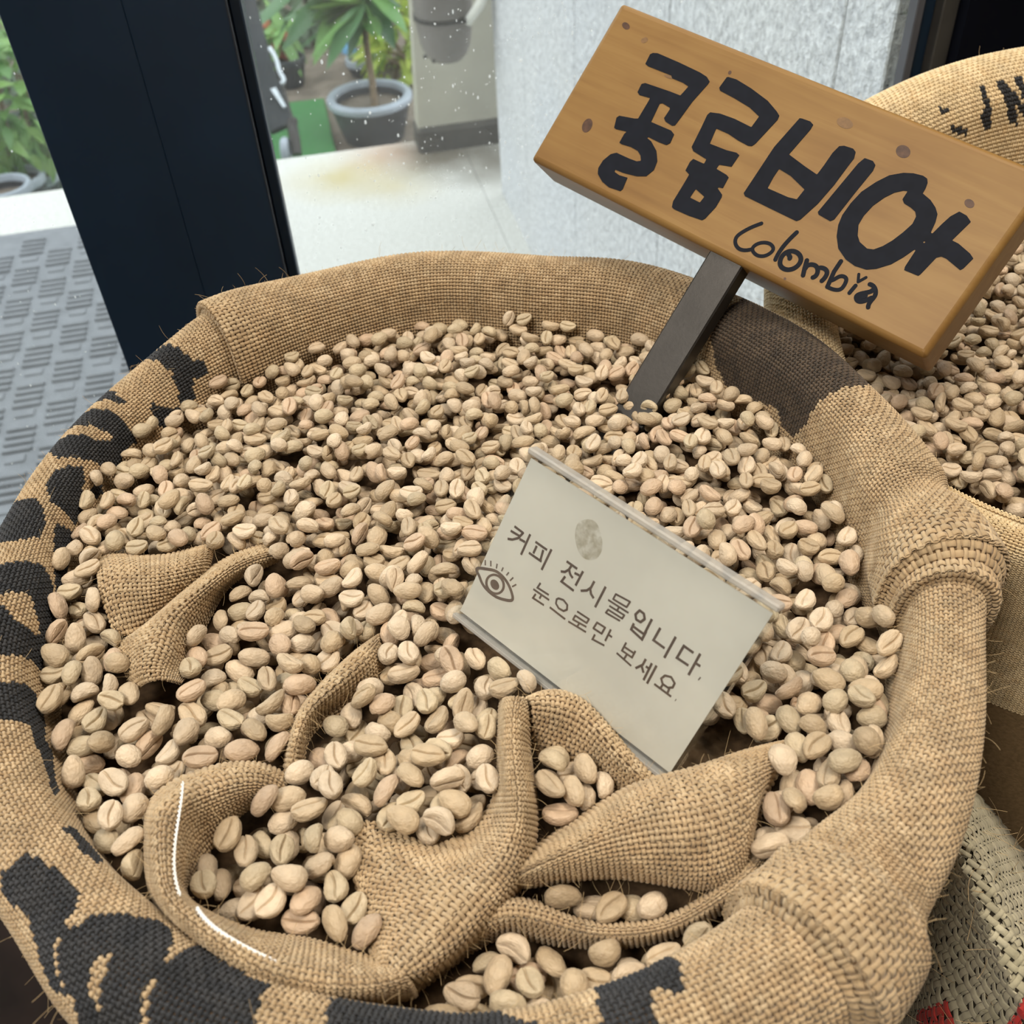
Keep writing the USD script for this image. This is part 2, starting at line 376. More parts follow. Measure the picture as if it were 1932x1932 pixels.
def rim_section(r, h, drop):
    a = np.linspace(0, np.pi, 15)
    pts = [(-0.002, -0.022), (-0.002, -0.008), (0.0, max(0.0, h - r - 0.004))] + [(r - r * np.cos(x), h - r + r * np.sin(x)) for x in a[1:-1]]
    pts += [(2 * r, h - r - 0.003), (2 * r - 0.002, h - r - 0.02), (2 * r - 0.005, h - r - 0.05), (2 * r - 0.006, -drop * 0.6), (2 * r - 0.004, -drop)]
    return np.array(pts)
PLEATS = [(31.35, 0.0055, 1.2, 0.05, 1), (8.28, 0.0072, 0.9, 0.05, -1), (8.62, 0.0046, 0.45, 0.04, -1), (14.35, 0.0060, 0.55, 0.05, -1), (13.55, 0.0028, 0.35, 0.04, 1), (7.2, -0.0045, 0.35, 0.35, -1)]
def rim_grid(cell, drop=0.115):
    L0 = rim_frame(8)[1]; t, L = rim_frame(int((L0 + 0.085) / cell)); nv = int((0.022 + 0.03 + 0.050 + drop) / cell)
    G = np.zeros((len(t), nv + 1, 3))
    for i, ti in enumerate(t):
        r, h = float(cR(ti)), float(cH(ti)); S = rim_section(r, h, drop)
        s = np.r_[0, np.cumsum(np.linalg.norm(np.diff(S, axis=0), axis=1))]
        # fixed length over the roll so that a cell stays a cell
        q = np.linspace(0, s[-1], nv + 1)
        S2 = np.stack([np.interp(q, s, S[:, 0]), np.interp(q, s, S[:, 1])], -1)
        k = np.ones(5) / 5; pad = np.vstack([np.repeat(S2[:1], 2, 0), S2, np.repeat(S2[-1:], 2, 0)])
        S2 = np.stack([np.convolve(pad[:, 0], k, 'valid'), np.convolve(pad[:, 1], k, 'valid')], -1)
        nn = np.gradient(S2, axis=0); nn = unit(np.stack([-nn[:, 1], nn[:, 0]], -1))
        w = np.clip((q - 0.012) / 0.012, 0, 1); over = np.zeros(nv + 1)
        for (t0, amp, wl, ws, side) in PLEATS:
            d = (ti - t0 + nC / 2) % nC - nC / 2
            skew = 0
            d = d * side                     # the side that lies on top is d > 0
            f = np.exp(-(d / wl) ** 2) if d > 0 else np.exp(-(d / ws) ** 2)
            S2 = S2 + nn * (amp * f * w)[:, None]
            if d > 0 and amp > 0.004: over = over - side * amp * 0.9 * math.exp(-(d / 0.20) ** 2) * w    # the lap hangs over what lies below it
        S2 = S2 + nn * (0.0022 * (meshkit.noise(np.stack([np.full(nv + 1, ti * 0.9), q * 30, np.zeros(nv + 1)], -1), 3) - 0.5) * w)[:, None]
        o = outward(np.array(ti)); c = cC(ti)
        G[i] = c + o * S2[:, :1] + np.array([0, 0, 1.0]) * S2[:, 1:] + unit(cC(ti, 1) * [1, 1, 0]) * over[:, None]
    return G, t
RIMG, RIMT = rim_grid(2 * PITCH)
# prints on the rim: polygons in (rim position, cell row) found by laying the traced outlines on the cloth
PRINT_BLACK = [[(30.0,19.7),(30.11,19.8),(30.29,18.5),(30.51,12.3),(30.73,11.3),(30.67,9.7),(30.53,9.3),(30.38,10.3),(30.31,8.3),(30.31,7.2),(30.04,6.5),(29.97,7.8),(30.02,10.2),(30.08,12.5),(29.93,18.7)],[(29.46,10.7),(29.72,8.2),(30.02,6.3),(29.8,6.0),(29.51,5.3),(29.36,7.7)],[(28.53,19.8),(28.82,19.3),(28.95,12.2),(28.95,9.7),(28.93,7.2),(28.65,7.5),(28.44,5.5),(28.31,7.7),(28.2,9.8),(28.07,12.5),(27.97,14.8),(28.25,20.3),(28.28,19.7),(28.34,18.0),(28.46,11.7),(28.61,10.0),(28.65,11.0),(28.53,17.7),(28.47,19.3)],[(29.05,20.3),(29.25,20.3),(29.44,20.5),(29.29,18.7),(29.14,11.7),(29.04,18.0),(28.93,19.3)],[(27.59,14.2),(27.75,14.0),(27.89,13.0),(27.99,11.3),(27.85,9.3),(27.66,9.2),(27.76,7.8),(28.08,7.8),(28.06,5.5),(27.73,7.0),(27.49,6.8),(27.3,7.2),(27.28,9.8),(27.27,12.0),(27.41,13.2)],[(26.6,24.8),(26.86,25.8),(27.02,25.8),(27.25,25.0),(27.37,24.5),(27.28,14.0),(27.15,12.7),(26.9,11.3),(26.7,11.5),(26.57,13.2),(26.52,14.7),(26.52,16.3)],[(27.02,10.3),(27.2,6.8),(26.99,6.2),(26.75,5.7),(26.52,5.3),(26.25,5.7),(26.01,6.0),(25.97,6.5),(26.15,7.2),(26.32,7.8),(26.54,8.5),(26.78,9.3)],[(26.09,16.2),(26.09,14.8),(26.13,13.5),(26.19,12.2),(26.26,10.2),(26.19,8.3),(26.03,7.2),(25.87,6.3),(25.75,5.3),(25.54,4.0),(25.29,5.0),(25.0,6.2),(25.02,8.0),(24.91,10.7),(24.81,12.2),(24.76,13.5),(24.97,13.7),(25.16,14.0),(25.33,14.3),(25.52,14.7),(25.47,13.2),(25.36,11.8),(25.33,9.8),(25.39,8.0),(25.54,8.7),(25.62,9.7),(25.73,10.5),(25.72,12.2),(25.62,13.5),(25.57,14.8),(25.79,15.3)],[(24.31,13.8),(24.33,12.2),(24.43,10.3),(24.5,7.8),(24.24,7.5),(24.14,6.2),(23.68,7.5),(23.56,6.5),(23.34,7.0),(23.11,7.8),(22.88,8.2),(22.73,10.2),(22.96,9.7),(23.18,9.5),(23.44,9.8),(23.72,10.3),(23.72,12.2),(23.7,13.3),(23.7,14.5),(23.89,14.2),(24.1,14.0)],[(22.2,11.8),(22.25,10.0),(22.11,8.7),(21.96,8.3),(21.7,9.5),(21.58,11.5),(21.81,11.8),(22.01,11.7)],[(22.08,19.0),(22.06,17.5),(22.06,16.2),(21.9,15.5),(21.71,15.2),(21.53,14.8),(21.35,15.0),(21.19,16.0),(21.17,17.0),(21.16,18.0),(21.12,19.3),(20.99,20.5),(20.87,21.2),(20.73,21.8),(20.96,22.5),(21.07,22.0),(21.17,21.5),(21.28,21.0),(21.38,20.3),(21.48,19.8),(21.65,19.5),(21.83,20.0),(22.0,19.8)],[(21.12,17.7),(21.05,16.7),(20.99,15.5),(20.87,14.5),(20.75,13.5),(20.62,12.8),(20.5,11.8),(20.37,12.0),(20.16,14.2),(20.1,15.5),(20.07,16.5),(20.07,17.3),(20.05,18.2),(20.0,19.0),(19.96,20.0),(19.94,20.8),(20.05,21.5),(20.18,22.2),(20.31,23.0),(20.54,25.2),(20.56,23.0),(20.64,21.8),(20.77,21.3),(20.88,20.8),(21.01,20.2),(21.1,19.0),(21.12,17.7),(20.96,17.8),(20.79,18.0),(20.64,18.3),(20.58,19.7),(20.46,20.7),(20.33,20.8),(20.45,19.5),(20.48,18.2),(20.52,17.0),(20.6,17.2),(20.64,18.3),(20.79,18.0),(20.96,17.8)],[(20.07,13.0),(20.05,11.5),(19.84,12.3),(19.7,12.7),(19.56,13.2),(19.44,13.3),(19.25,13.7),(19.2,15.8),(19.14,17.0),(19.13,18.0),(19.2,18.2),(19.29,18.3),(19.37,18.7),(19.46,19.0),(19.54,19.2),(19.63,19.5),(19.72,19.8),(19.8,20.3),(19.89,20.7),(19.92,19.8),(19.96,19.0),(20.01,18.3),(20.05,16.7),(20.07,15.0)],[(18.7,13.0),(18.61,12.0),(18.49,12.0),(18.36,12.2),(18.23,12.2),(18.12,12.2),(17.99,12.2),(17.87,12.2),(17.75,12.2),(17.62,12.2),(17.47,13.0),(17.33,13.0),(17.2,13.0),(17.08,13.0),(17.01,13.0),(17.03,14.0),(16.94,15.0),(16.83,15.7),(16.76,16.2),(16.78,17.5),(16.79,18.5),(16.88,18.3),(16.96,18.2),(17.05,18.2),(17.12,18.0),(17.22,18.0),(17.31,17.8),(17.41,17.8),(17.49,17.8),(17.58,17.8),(17.68,17.8),(17.79,17.8),(17.89,18.0),(17.99,18.0),(18.12,18.0),(18.23,18.2),(18.34,18.2),(18.42,18.3),(18.53,18.3),(18.55,17.3),(18.61,16.0)],[(16.19,13.0),(16.1,13.0),(15.99,13.0),(15.88,13.0),(15.77,13.0),(15.66,13.0),(15.52,12.2),(15.44,13.3),(15.48,15.3),(15.55,16.5),(15.59,17.5),(15.72,17.0),(15.83,16.3),(15.88,17.7),(15.92,18.7),(15.96,19.7),(15.97,20.7),(16.06,20.3),(16.15,20.2),(16.24,19.8),(16.32,19.7),(16.31,18.8),(16.31,18.0),(16.29,17.0),(16.25,15.8)]]
PRINT_BROWN = [[(3.3,11.2),(3.27,17.8),(3.21,19.7),(3.38,19.7),(3.55,19.7),(3.71,19.8),(3.85,20.2),(3.99,20.7),(4.15,21.2),(4.31,21.7),(4.54,22.0),(4.77,22.5),(5.08,22.0),(5.12,20.0),(5.21,18.3),(4.99,11.5),(4.95,9.3),(4.79,5.8),(4.52,5.3),(4.31,7.2),(4.06,6.3),(3.83,5.5),(3.64,5.2),(3.54,6.3),(3.44,7.5),(3.38,9.3)]]
def stencil(polys, t, nv):
    t = np.concatenate([np.stack([t, np.r_[t[1:], nC]], 1) @ w for w in ([[1, .5], [0, .5]],)]).ravel()   # two threads to a cell
    from shapely import contains_xy
    m = np.zeros((len(t), 2 * nv), bool)
    tm = (t + 0.5 * nC / len(t)); vv = (np.arange(2 * nv) + 0.5) / 2
    T, V = np.meshgrid(tm, vv, indexing='ij')
    for p in polys:
        for o in (0, nC, -nC):
            m |= contains_xy(Polygon(p).buffer(0), T + o, V)
    return m

sack = thing('coffee_sack', 'round open burlap coffee sack with black lettering, filled with raw beans, in the foreground', 'sack')
nvc = RIMG.shape[1] - 1
dark = np.where(stencil(PRINT_BLACK, RIMT, nvc), 1, 0); dark[stencil(PRINT_BROWN, RIMT, nvc)] = 2
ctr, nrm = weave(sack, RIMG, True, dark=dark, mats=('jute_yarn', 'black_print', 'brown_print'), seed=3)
vis = (np.arange(nvc)[None] > 6) & (np.arange(nvc)[None] < 40) & (dark[::2, ::2] == 0)
fibres(sack, ctr[vis], nrm[vis], 2600, 5)
# the sack's body below the roll, down to the bench
low = RIMG[:, -1]; cen = low.mean(0)
body = []
for k, (f, z) in enumerate([(1.0, None), (0.985, 0.70), (0.985, 0.60), (0.985, 0.48), (0.97, 0.40), (0.92, BENCH + 0.002)]):
    p = cen + (low - cen) * f; p[:, 2] = low[:, 2] if z is None else z
    body.append(p)
body = np.stack(body, 1)
body = np.stack([np.stack([np.interp(np.linspace(0, 5, 16), np.arange(6), body[i, :, c]) for c in range(3)], -1) for i in range(len(body))])
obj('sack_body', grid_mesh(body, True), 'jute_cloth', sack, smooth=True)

# ---------------------------------------------------------------- folds of cloth that stick out of the beans
def resample(sp, nu, nv, cell):
    ev = lambda a, b: np.stack([s(a, b) for s in sp], -1)
    D = ev(np.linspace(0, nu - 1, 161), np.linspace(0, nv - 1, 81))
    lu = np.linalg.norm(np.diff(D, axis=0), axis=-1).mean(1); lv = np.linalg.norm(np.diff(D, axis=1), axis=-1).mean(0)
    cu, cv = np.r_[0, np.cumsum(lu)], np.r_[0, np.cumsum(lv)]
    NU, NV = max(2, round(cu[-1] / cell)), max(2, round(cv[-1] / cell))
    a = np.interp(np.linspace(0, cu[-1], NU + 1), cu, np.linspace(0, nu - 1, 161)); b = np.interp(np.linspace(0, cv[-1], NV + 1), cv, np.linspace(0, nv - 1, 81))
    G = ev(a, b)
    return G
def loft(rows, cell=2 * PITCH, lift=0.0):
    """a sheet through rows of (pixel x, pixel y, height above the beans), resampled into square cells"""
    A = np.array(rows, float); P = at(A[..., 0], A[..., 1], A[..., 2] + lift)
    nu, nv = P.shape[:2]
    u = np.arange(nu); v = np.arange(nv)
    sp = [RectBivariateSpline(u, v, P[..., k], kx=min(3, nu - 1), ky=min(3, nv - 1)) for k in range(3)]
    G = resample(sp, nu, nv, cell)
    if np.cross(G[1, 0] - G[0, 0], G[0, 1] - G[0, 0])[2] + np.cross(np.gradient(G, axis=0), np.gradient(G, axis=1))[..., 2].mean() < 0:
        G = G[:, ::-1]
    return G
FOLDS = [
 ('burlap_fold', 'small crumpled burlap flap, upper of the two lobes by the left rim', 'cloth', [[
  [(183, 1072, -.004), (186, 1095, .006), (190, 1125, .006), (205, 1165, .003), (212, 1200, -.004)],
  [(215, 1046, -.006), (225, 1070, .010), (230, 1108, .011), (240, 1150, .007), (250, 1195, .0)],
  [(290, 1050, -.006), (290, 1072, .010), (290, 1105, .010), (290, 1140, .005), (295, 1172, -.003)],
  [(372, 1034, -.006), (365, 1056, .007), (358, 1090, .005), (345, 1118, -.002), (340, 1142, -.006)],
  [(402, 1034, -.012), (397, 1056, -.005), (387, 1085, -.006), (372, 1105, -.01), (365, 1130, -.012)]]]),
 ('burlap_fold', 'narrow burlap tongue widening to a hemmed end with white stitches, left among the beans', 'cloth', [[
  [(508, 1028, -.008), (518, 1042, .001), (526, 1056, -.008)],
  [(425, 1056, -.006), (440, 1068, .009), (460, 1087, -.006)],
  [(345, 1116, -.006), (380, 1112, .013), (418, 1124, -.008)],
  [(268, 1188, -.004), (320, 1165, .015), (380, 1197, -.008)],
  [(222, 1218, -.004), (300, 1213, .015), (354, 1242, -.008)],
  [(232, 1260, -.003), (288, 1250, .013), (350, 1270, -.002)],
  [(258, 1306, -.003), (290, 1284, .009), (342, 1290, .006)]]]),
 ('burlap_fold', 'thin standing burlap edge curving between the beans left of the acrylic card', 'cloth', [[
  [(722, 1198, -.008), (712, 1205, -.001), (718, 1220, -.006), (726, 1240, -.010)],
  [(672, 1230, -.006), (686, 1238, .009), (706, 1262, .000), (724, 1290, -.008)],
  [(624, 1274, -.006), (640, 1280, .011), (664, 1300, .001), (690, 1322, -.008)],
  [(577, 1325, -.006), (590, 1327, .010), (608, 1336, .002), (640, 1350, -.008)],
  [(555, 1366, -.006), (566, 1369, .009), (578, 1372, .002), (595, 1378, -.008)],
  [(542, 1412, -.006), (554, 1414, .006), (564, 1416, .0), (575, 1418, -.008)],
  [(540, 1470, -.010), (550, 1470, -.002), (560, 1470, -.005), (570, 1470, -.01)]]]),
 ('burlap_pocket', 'hemmed burlap pocket with a white seam holding beans at the lower left', 'cloth', [[
  [(545, 1468, -.010), (540, 1480, -.002), (530, 1500, -.004), (525, 1515, -.010)],
  [(480, 1440, -.004), (475, 1456, .008), (470, 1490, .006), (470, 1525, -.006)],
  [(400, 1448, -.002), (400, 1466, .014), (410, 1510, .012), (430, 1560, -.004)],
  [(313, 1483, -.002), (335, 1496, .020), (362, 1530, .016), (400, 1600, -.004)],
  [(278, 1540, -.002), (298, 1543, .024), (332, 1560, .020), (380, 1630, -.004)],
  [(276, 1620, -.002), (298, 1625, .024), (325, 1630, .020), (355, 1660, -.002)],
  [(288, 1688, .0), (310, 1685, .024), (330, 1680, .020), (350, 1690, -.002)],
  [(333, 1757, .0), (353, 1735, .026), (375, 1725, .020), (387, 1720, -.002)],
  [(405, 1822, .0), (424, 1790, .028), (450, 1768, .020), (462, 1752, -.002)],
  [(490, 1872, .0), (500, 1836, .028), (520, 1798, .022), (532, 1766, -.002)],
  [(590, 1895, .0), (595, 1859, .028), (600, 1813, .022), (602, 1778, .0)],
  [(690, 1895, .0), (690, 1861, .026), (690, 1830, .018), (690, 1805, .004)],
  [(785, 1880, -.004), (768, 1845, .018), (748, 1820, .012), (732, 1788, .006)]]]),
 ('burlap_fold', 'large burlap fold with a tall ridge running from the card to the front rim', 'cloth', [[
  [(946, 1326, -.004), (957, 1317, .012), (975, 1316, .018), (1000, 1320, .012), (1020, 1335, .0)],
  [(940, 1370, -.006), (952, 1365, .016), (968, 1362, .022), (988, 1370, .014), (1000, 1390, -.004)],
  [(940, 1430, -.006), (953, 1430, .016), (970, 1430, .022), (990, 1432, .012), (1000, 1440, -.006)],
  [(935, 1500, -.006), (955, 1500, .016), (978, 1500, .022), (999, 1502, .012), (1010, 1505, -.006)],
  [(880, 1570, -.004), (940, 1560, .012), (975, 1560, .022), (1002, 1565, .010), (1010, 1570, -.008)],
  [(790, 1590, -.004), (880, 1612, .009), (950, 1630, .022), (987, 1642, .010), (990, 1655, -.008)],
  [(690, 1548, -.004), (790, 1640, .009), (900, 1690, .022), (938, 1717, .010), (940, 1735, -.010)],
  [(662, 1620, -.004), (740, 1700, .009), (840, 1760, .022), (873, 1787, .008), (875, 1800, -.010)],
  [(690, 1720, .0), (720, 1760, .008), (780, 1815, .020), (807, 1840, .006), (815, 1850, -.012)],
  [(700, 1800, .004), (715, 1815, .010), (740, 1845, .016), (757, 1865, .004), (765, 1880, -.012)]]]),
 ('burlap_fold', 'hollowed burlap flap sloping down beneath the bottom edge of the acrylic card', 'cloth', [[
  [(985, 1330, .008), (1000, 1322, .017), (1005, 1360, .010), (1005, 1410, -.004)],
  [(1040, 1305, .004), (1050, 1322, .016), (1045, 1375, .008), (1040, 1440, -.006)],
  [(1100, 1325, .0), (1105, 1345, .014), (1100, 1400, .006), (1095, 1465, -.006)],
  [(1160, 1385, -.004), (1160, 1405, .010), (1155, 1445, .004), (1150, 1490, -.006)],
  [(1225, 1455, -.006), (1220, 1470, .006), (1215, 1490, .0), (1210, 1510, -.006)],
  [(1270, 1490, -.012), (1265, 1500, -.004), (1255, 1515, -.006), (1245, 1525, -.012)]]]),
 ('burlap_fold', 'broad smooth burlap band below the card, reaching to the right-hand beans', 'cloth', [[
  [(955, 1650, -.006), (965, 1650, .010), (970, 1658, .012), (970, 1668, .006), (965, 1672, -.006)],
  [(1020, 1593, -.006), (1035, 1600, .014), (1040, 1625, .020), (1045, 1656, .010), (1040, 1662, -.004)],
  [(1110, 1531, -.006), (1130, 1543, .016), (1140, 1590, .022), (1150, 1642, .012), (1145, 1648, -.004)],
  [(1200, 1482, -.006), (1215, 1498, .018), (1235, 1570, .024), (1250, 1648, .014), (1245, 1658, -.004)],
  [(1300, 1458, -.006), (1310, 1473, .016), (1325, 1560, .022), (1330, 1653, .012), (1320, 1668, -.002)],
  [(1395, 1426, -.006), (1400, 1443, .012), (1400, 1530, .018), (1390, 1630, .012), (1380, 1660, .0)],
  [(1470, 1403, -.008), (1465, 1423, .004), (1435, 1490, .008), (1415, 1580, .006), (1412, 1630, -.006)],
  [(1520, 1398, -.014), (1500, 1420, -.006), (1450, 1490, -.006), (1430, 1570, -.008), (1425, 1620, -.014)]]]),
 ('burlap_fold', 'low narrow burlap fold lying along the front, beans above and below it', 'cloth', [[
  [(800, 1800, -.008), (815, 1815, .004), (810, 1842, -.010)],
  [(865, 1743, -.004), (880, 1760, .011), (880, 1802, -.010)],
  [(930, 1698, -.004), (945, 1721, .016), (950, 1768, -.008)],
  [(1010, 1702, -.004), (1020, 1728, .016), (1030, 1778, -.008)],
  [(1080, 1733, -.004), (1090, 1751, .014), (1095, 1785, -.008)],
  [(1160, 1744, -.004), (1165, 1759, .012), (1170, 1787, -.008)],
  [(1250, 1733, -.004), (1255, 1747, .011), (1260, 1769, -.008)],
  [(1330, 1693, -.004), (1335, 1707, .011), (1345, 1731, -.008)],
  [(1395, 1643, -.002), (1400, 1659, .009), (1410, 1681, -.008)],
  [(1430, 1600, -.010), (1435, 1615, -.002), (1445, 1630, -.010)]]]),
]
FOLD_GRIDS = []
for i, (nm, label, catg, sheets) in enumerate(FOLDS):
    t = thing(nm, label, catg)
    for rows in sheets:
        G = loft(rows); FOLD_GRIDS.append(G)
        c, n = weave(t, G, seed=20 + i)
        fibres(t, c.reshape(-1, 3), n.reshape(-1, 3), int(60 + c[..., 0].size * 0.25), 40 + i)
    if nm == 'burlap_pocket':
        for pts, hh in (([(345, 1478), (338, 1540), (330, 1600), (330, 1650), (340, 1690)], .0235), ([(372, 1716), (400, 1748), (440, 1776), (480, 1798), (520, 1816)], .0265)):
            P = at(np.array([p[0] for p in pts]), np.array([p[1] for p in pts]), hh)
            P = smooth_path(P, 60); s = np.linspace(0, 1, 60)
            ms = [tube(P + np.array([0, 0, .0005]) + np.stack([np.sin(s * 75 + q) * .0004, np.cos(s * 75 + q) * .0004, 0 * s], -1), .00042 if hh > .025 else .00022, 6) for q in (0, 3.1)]
            obj('white_stitching', cat(ms), 'white_thread' if 'white_thread' in MAT else 'white_lining', t, smooth=True, label='white thread sewn along the hem')

# ---------------------------------------------------------------- raw coffee beans
from scipy.spatial.transform import Rotation
def rect_pose(q, s, tilt=0.0):
    h = lambda p: np.array([*p, 1.0])
    v1 = np.cross(np.cross(h(q[0]), h(q[1])), np.cross(h(q[3]), h(q[2]))); v1 /= v1[2]
    v2 = np.cross(np.cross(h(q[0]), h(q[3])), np.cross(h(q[1]), h(q[2]))); v2 /= v2[2]
    a, b = unit(ray(v1[0], v1[1])), unit(ray(v2[0], v2[1])); n = unit(np.cross(a, b))
    P0 = EYE + ray(*q[0]) * s
    if n @ (EYE - P0) < 0: n = -n
    P = [onplane(np.array(float(p[0])), np.array(float(p[1])), P0, n) for p in q]
    x = unit(P[1] - P[0])
    if tilt:                          # turn the plane about its own top edge; the traced corners stay where they are
        n = Rotation.from_rotvec(x * math.radians(tilt)).apply(n)
        P = [onplane(np.array(float(p[0])), np.array(float(p[1])), P0, n) for p in q]; x = unit(P[1] - P[0])
    y = unit(np.cross(n, x))
    return P0, x, y, n, P
def to_board(pts, P0, X, Y, N):
    pts = np.asarray(pts, float); Q = onplane(pts[:, 0], pts[:, 1], P0, N) - P0
    return np.stack([Q @ X, Q @ Y], -1)
cq = [(993, 854), (1467, 1158), (1262, 1474), (854, 1156)]
_, cX, cY, cN, cP = rect_pose(cq, 1.0)
rel = np.array([(p - EYE) for p in cP])
target = 0.5 * (surf(0.06, 0.2) + surf(-0.02, 0.27)) + 0.003
cs = (target - EYE[2]) / (0.5 * (rel[2, 2] + rel[3, 2]))
C0 = EYE + rel[0] * cs
def bean_mesh(seed, sub=5):
    r = np.random.default_rng(seed)
    L, Wd, Hh = 0.0100 * r.uniform(0.90, 1.16), 0.0076 * r.uniform(0.93, 1.1), 0.0050 * r.uniform(0.9, 1.15)
    v = trimesh.creation.icosphere(sub); f = v.faces; v = np.array(v.vertices)
    x = v[:, 0] * L / 2 * (1 + 0.06 * v[:, 0] * r.normal()); y = v[:, 1] * Wd / 2 * (1 + 0.10 * v[:, 0] * r.normal())
    z = np.where(v[:, 2] > 0, v[:, 2] * Hh * 0.66, -(1 - (1 - np.abs(v[:, 2])) ** 2.6) * Hh * 0.34)
    ph, am, of = r.uniform(-1.2, 1.2), r.uniform(0.00025, 0.00065), r.normal(0, 0.0002)
    yc = am * np.sin(x / L * 5.5 + ph) + of
    flat = np.clip(-v[:, 2] * 3.0, 0, 1)
    end = np.clip(1 - (np.abs(x) / (L * 0.49)) ** 5, 0, 1)
    g = np.exp(-((y - yc) / r.uniform(0.00022, 0.00032)) ** 2)
    z = z + flat * end * g * r.uniform(0.0007, 0.0013)
    puff = np.exp(-((np.abs(y - yc) - 0.0017) / 0.0013) ** 2)
    z = z - flat * end * puff * r.uniform(0.0001, 0.0004)
    bend = r.normal(0, 0.0005)
    z = z + bend * (x / (L / 2)) ** 2
    p = np.stack([x, y, z], -1)
    p += v * (0.00055 * (meshkit.fbm(v * 2.2 + seed, 3, seed) - 0.5) + 0.00022 * (meshkit.fbm(v * 7 + seed, 2, seed) - 0.5))[:, None]
    m = trimesh.Trimesh(p, f, process=False)
    # the seam: a thin darker strip lying in the crease
    xs = np.linspace(-0.40, 0.40, 25) * L; yy = am * np.sin(xs / L * 5.5 + ph) + of
    k = np.abs(v[:, 2]) * 0
    from scipy.spatial import cKDTree
    under = v[:, 2] < -0.15
    tr = cKDTree(p[under][:, :2]); pu = p[under]
    rows = []
    for xi in xs:
        cand = pu[(np.abs(pu[:, 0] - xi) < 0.0003) & (np.abs(pu[:, 1] - yy[len(rows)]) < 0.00025)]
        j = cand[np.argmax(cand[:, 2])] if len(cand) else np.array([xi, 0, 0])
        rows.append([xi, j[1], j[2]])
    rows = np.array(rows); kk = np.ones(5) / 5
    for c in (1, 2):
        q = np.r_[rows[:1, c].repeat(2), rows[:, c], rows[-1:, c].repeat(2)]; rows[:, c] = np.convolve(q, kk, 'valid')
    w = 0.00007 * np.sin(np.linspace(0.15, np.pi - 0.15, 25))[:, None]
    up, dn = rows + np.array([0, 1, 0]) * w, rows - np.array([0, 1, 0]) * w
    mid = rows - np.array([0, 0, 0.00016])
    strip = grid_mesh(np.stack([dn, mid, up], 1))
    return m, strip
NB = 12
BEANS = [bean_mesh(100 + i) for i in range(NB)]
BMAT = [(f'raw_bean_{i % len(BEAN_COLS):03d}' if i % len(BEAN_COLS) else 'raw_bean') for i in range(NB)]
CELL = 0.0008
from scipy.spatial.transform import Rotation
LIB, SIZES, PER = [], (0.87, 0.97, 1.07), 26
for size, i in [(z, i) for z in SIZES for i in range(NB)]:
    base = np.array(BEANS[i][0].vertices) * size
    for k in range(PER):
        how = rng.random()
        tilt = rng.normal(0, 20)
        if how < 0.42: ax = 180.0
        elif how < 0.70: ax = 0.0
        else: ax = rng.choice([-1, 1]) * rng.uniform(40, 150)
        R = (Rotation.from_euler('z', rng.uniform(0, 360), degrees=True) * Rotation.from_euler('y', rng.normal(0, 17), degrees=True) * Rotation.from_euler('x', ax + tilt, degrees=True)).as_matrix()
        p = base @ R.T
        ij = np.floor(p[:, :2] / CELL + 0.5).astype(int); o = ij.min(0); sh = ij.max(0) - o + 1
        lo = np.full(sh, 1.0); hi = np.full(sh, -1.0); q = ij - o
        np.minimum.at(lo, (q[:, 0], q[:, 1]), p[:, 2]); np.maximum.at(hi, (q[:, 0], q[:, 1]), p[:, 2])
        LIB.append((i, R, o, lo, hi, size))
def pour(x0, y0, H, S, allow, seed, tol=0.0035, maxn=9000, tries=22, patience=3500):
    """drops beans one by one where the pile is lowest; H is the pile's height map and is filled in place"""
    r = np.random.default_rng(seed); cells = np.argwhere(allow); out = []; miss = 0
    D = H - S
    while len(out) < maxn and miss < patience:
        c = cells[r.integers(0, len(cells), 40)]
        c = c[np.argmin(D[c[:, 0], c[:, 1]])]
        best = None
        yy_c = y0 + c[1] * CELL + r.normal(0, 0.03); g = 0 if yy_c > 0.345 else 1 if yy_c > 0.25 else 2   # the beans run smaller towards the back of the heap
        for k in g * NB * PER + r.integers(0, NB * PER, 7):
            i, R, o, lo, hi, _s = LIB[k]
            a, b = c + o
            if a < 0 or b < 0 or a + lo.shape[0] > H.shape[0] or b + lo.shape[1] > H.shape[1]: continue
            w = H[a:a + lo.shape[0], b:b + lo.shape[1]]
            z = np.where(lo < 0.9, w - lo, -9).max()
            top = z + hi.max() * 0.6
            if best is None or top < best[0]: best = (top, z, k, a, b)
        if best is None: miss += 1; continue
        _, z, k, a, b = best
        i, R, o, lo, hi, _s = LIB[k]
        if z > S[c[0], c[1]] + tol: miss += 1; continue
        z -= 0.0006
        w = H[a:a + lo.shape[0], b:b + lo.shape[1]]
        np.maximum(w, np.where(hi > -0.9, z + hi, -9), out=w)
        D[a:a + lo.shape[0], b:b + lo.shape[1]] = w - S[a:a + lo.shape[0], b:b + lo.shape[1]]
        out.append((i, k, x0 + c[0] * CELL, y0 + c[1] * CELL, z, a, b))
    return out
def raster(H, x0, y0, G, cover=None):
    nu, nv = G.shape[:2]
    sp = [RectBivariateSpline(np.arange(nu), np.arange(nv), G[..., k], kx=1, ky=1) for k in range(3)]
    a, b = np.linspace(0, nu - 1, nu * 7), np.linspace(0, nv - 1, nv * 7)
    P = np.stack([s(a, b) for s in sp], -1).reshape(-1, 3)
    i, j = np.round((P[:, 0] - x0) / CELL).astype(int), np.round((P[:, 1] - y0) / CELL).astype(int)
    ok = (i >= 0) & (j >= 0) & (i < H.shape[0]) & (j < H.shape[1])
    np.maximum.at(H, (i[ok], j[ok]), P[ok, 2] + 0.0006)
from shapely import contains_xy
tt = np.linspace(0, nC, 400, endpoint=False); ring = cC(tt)
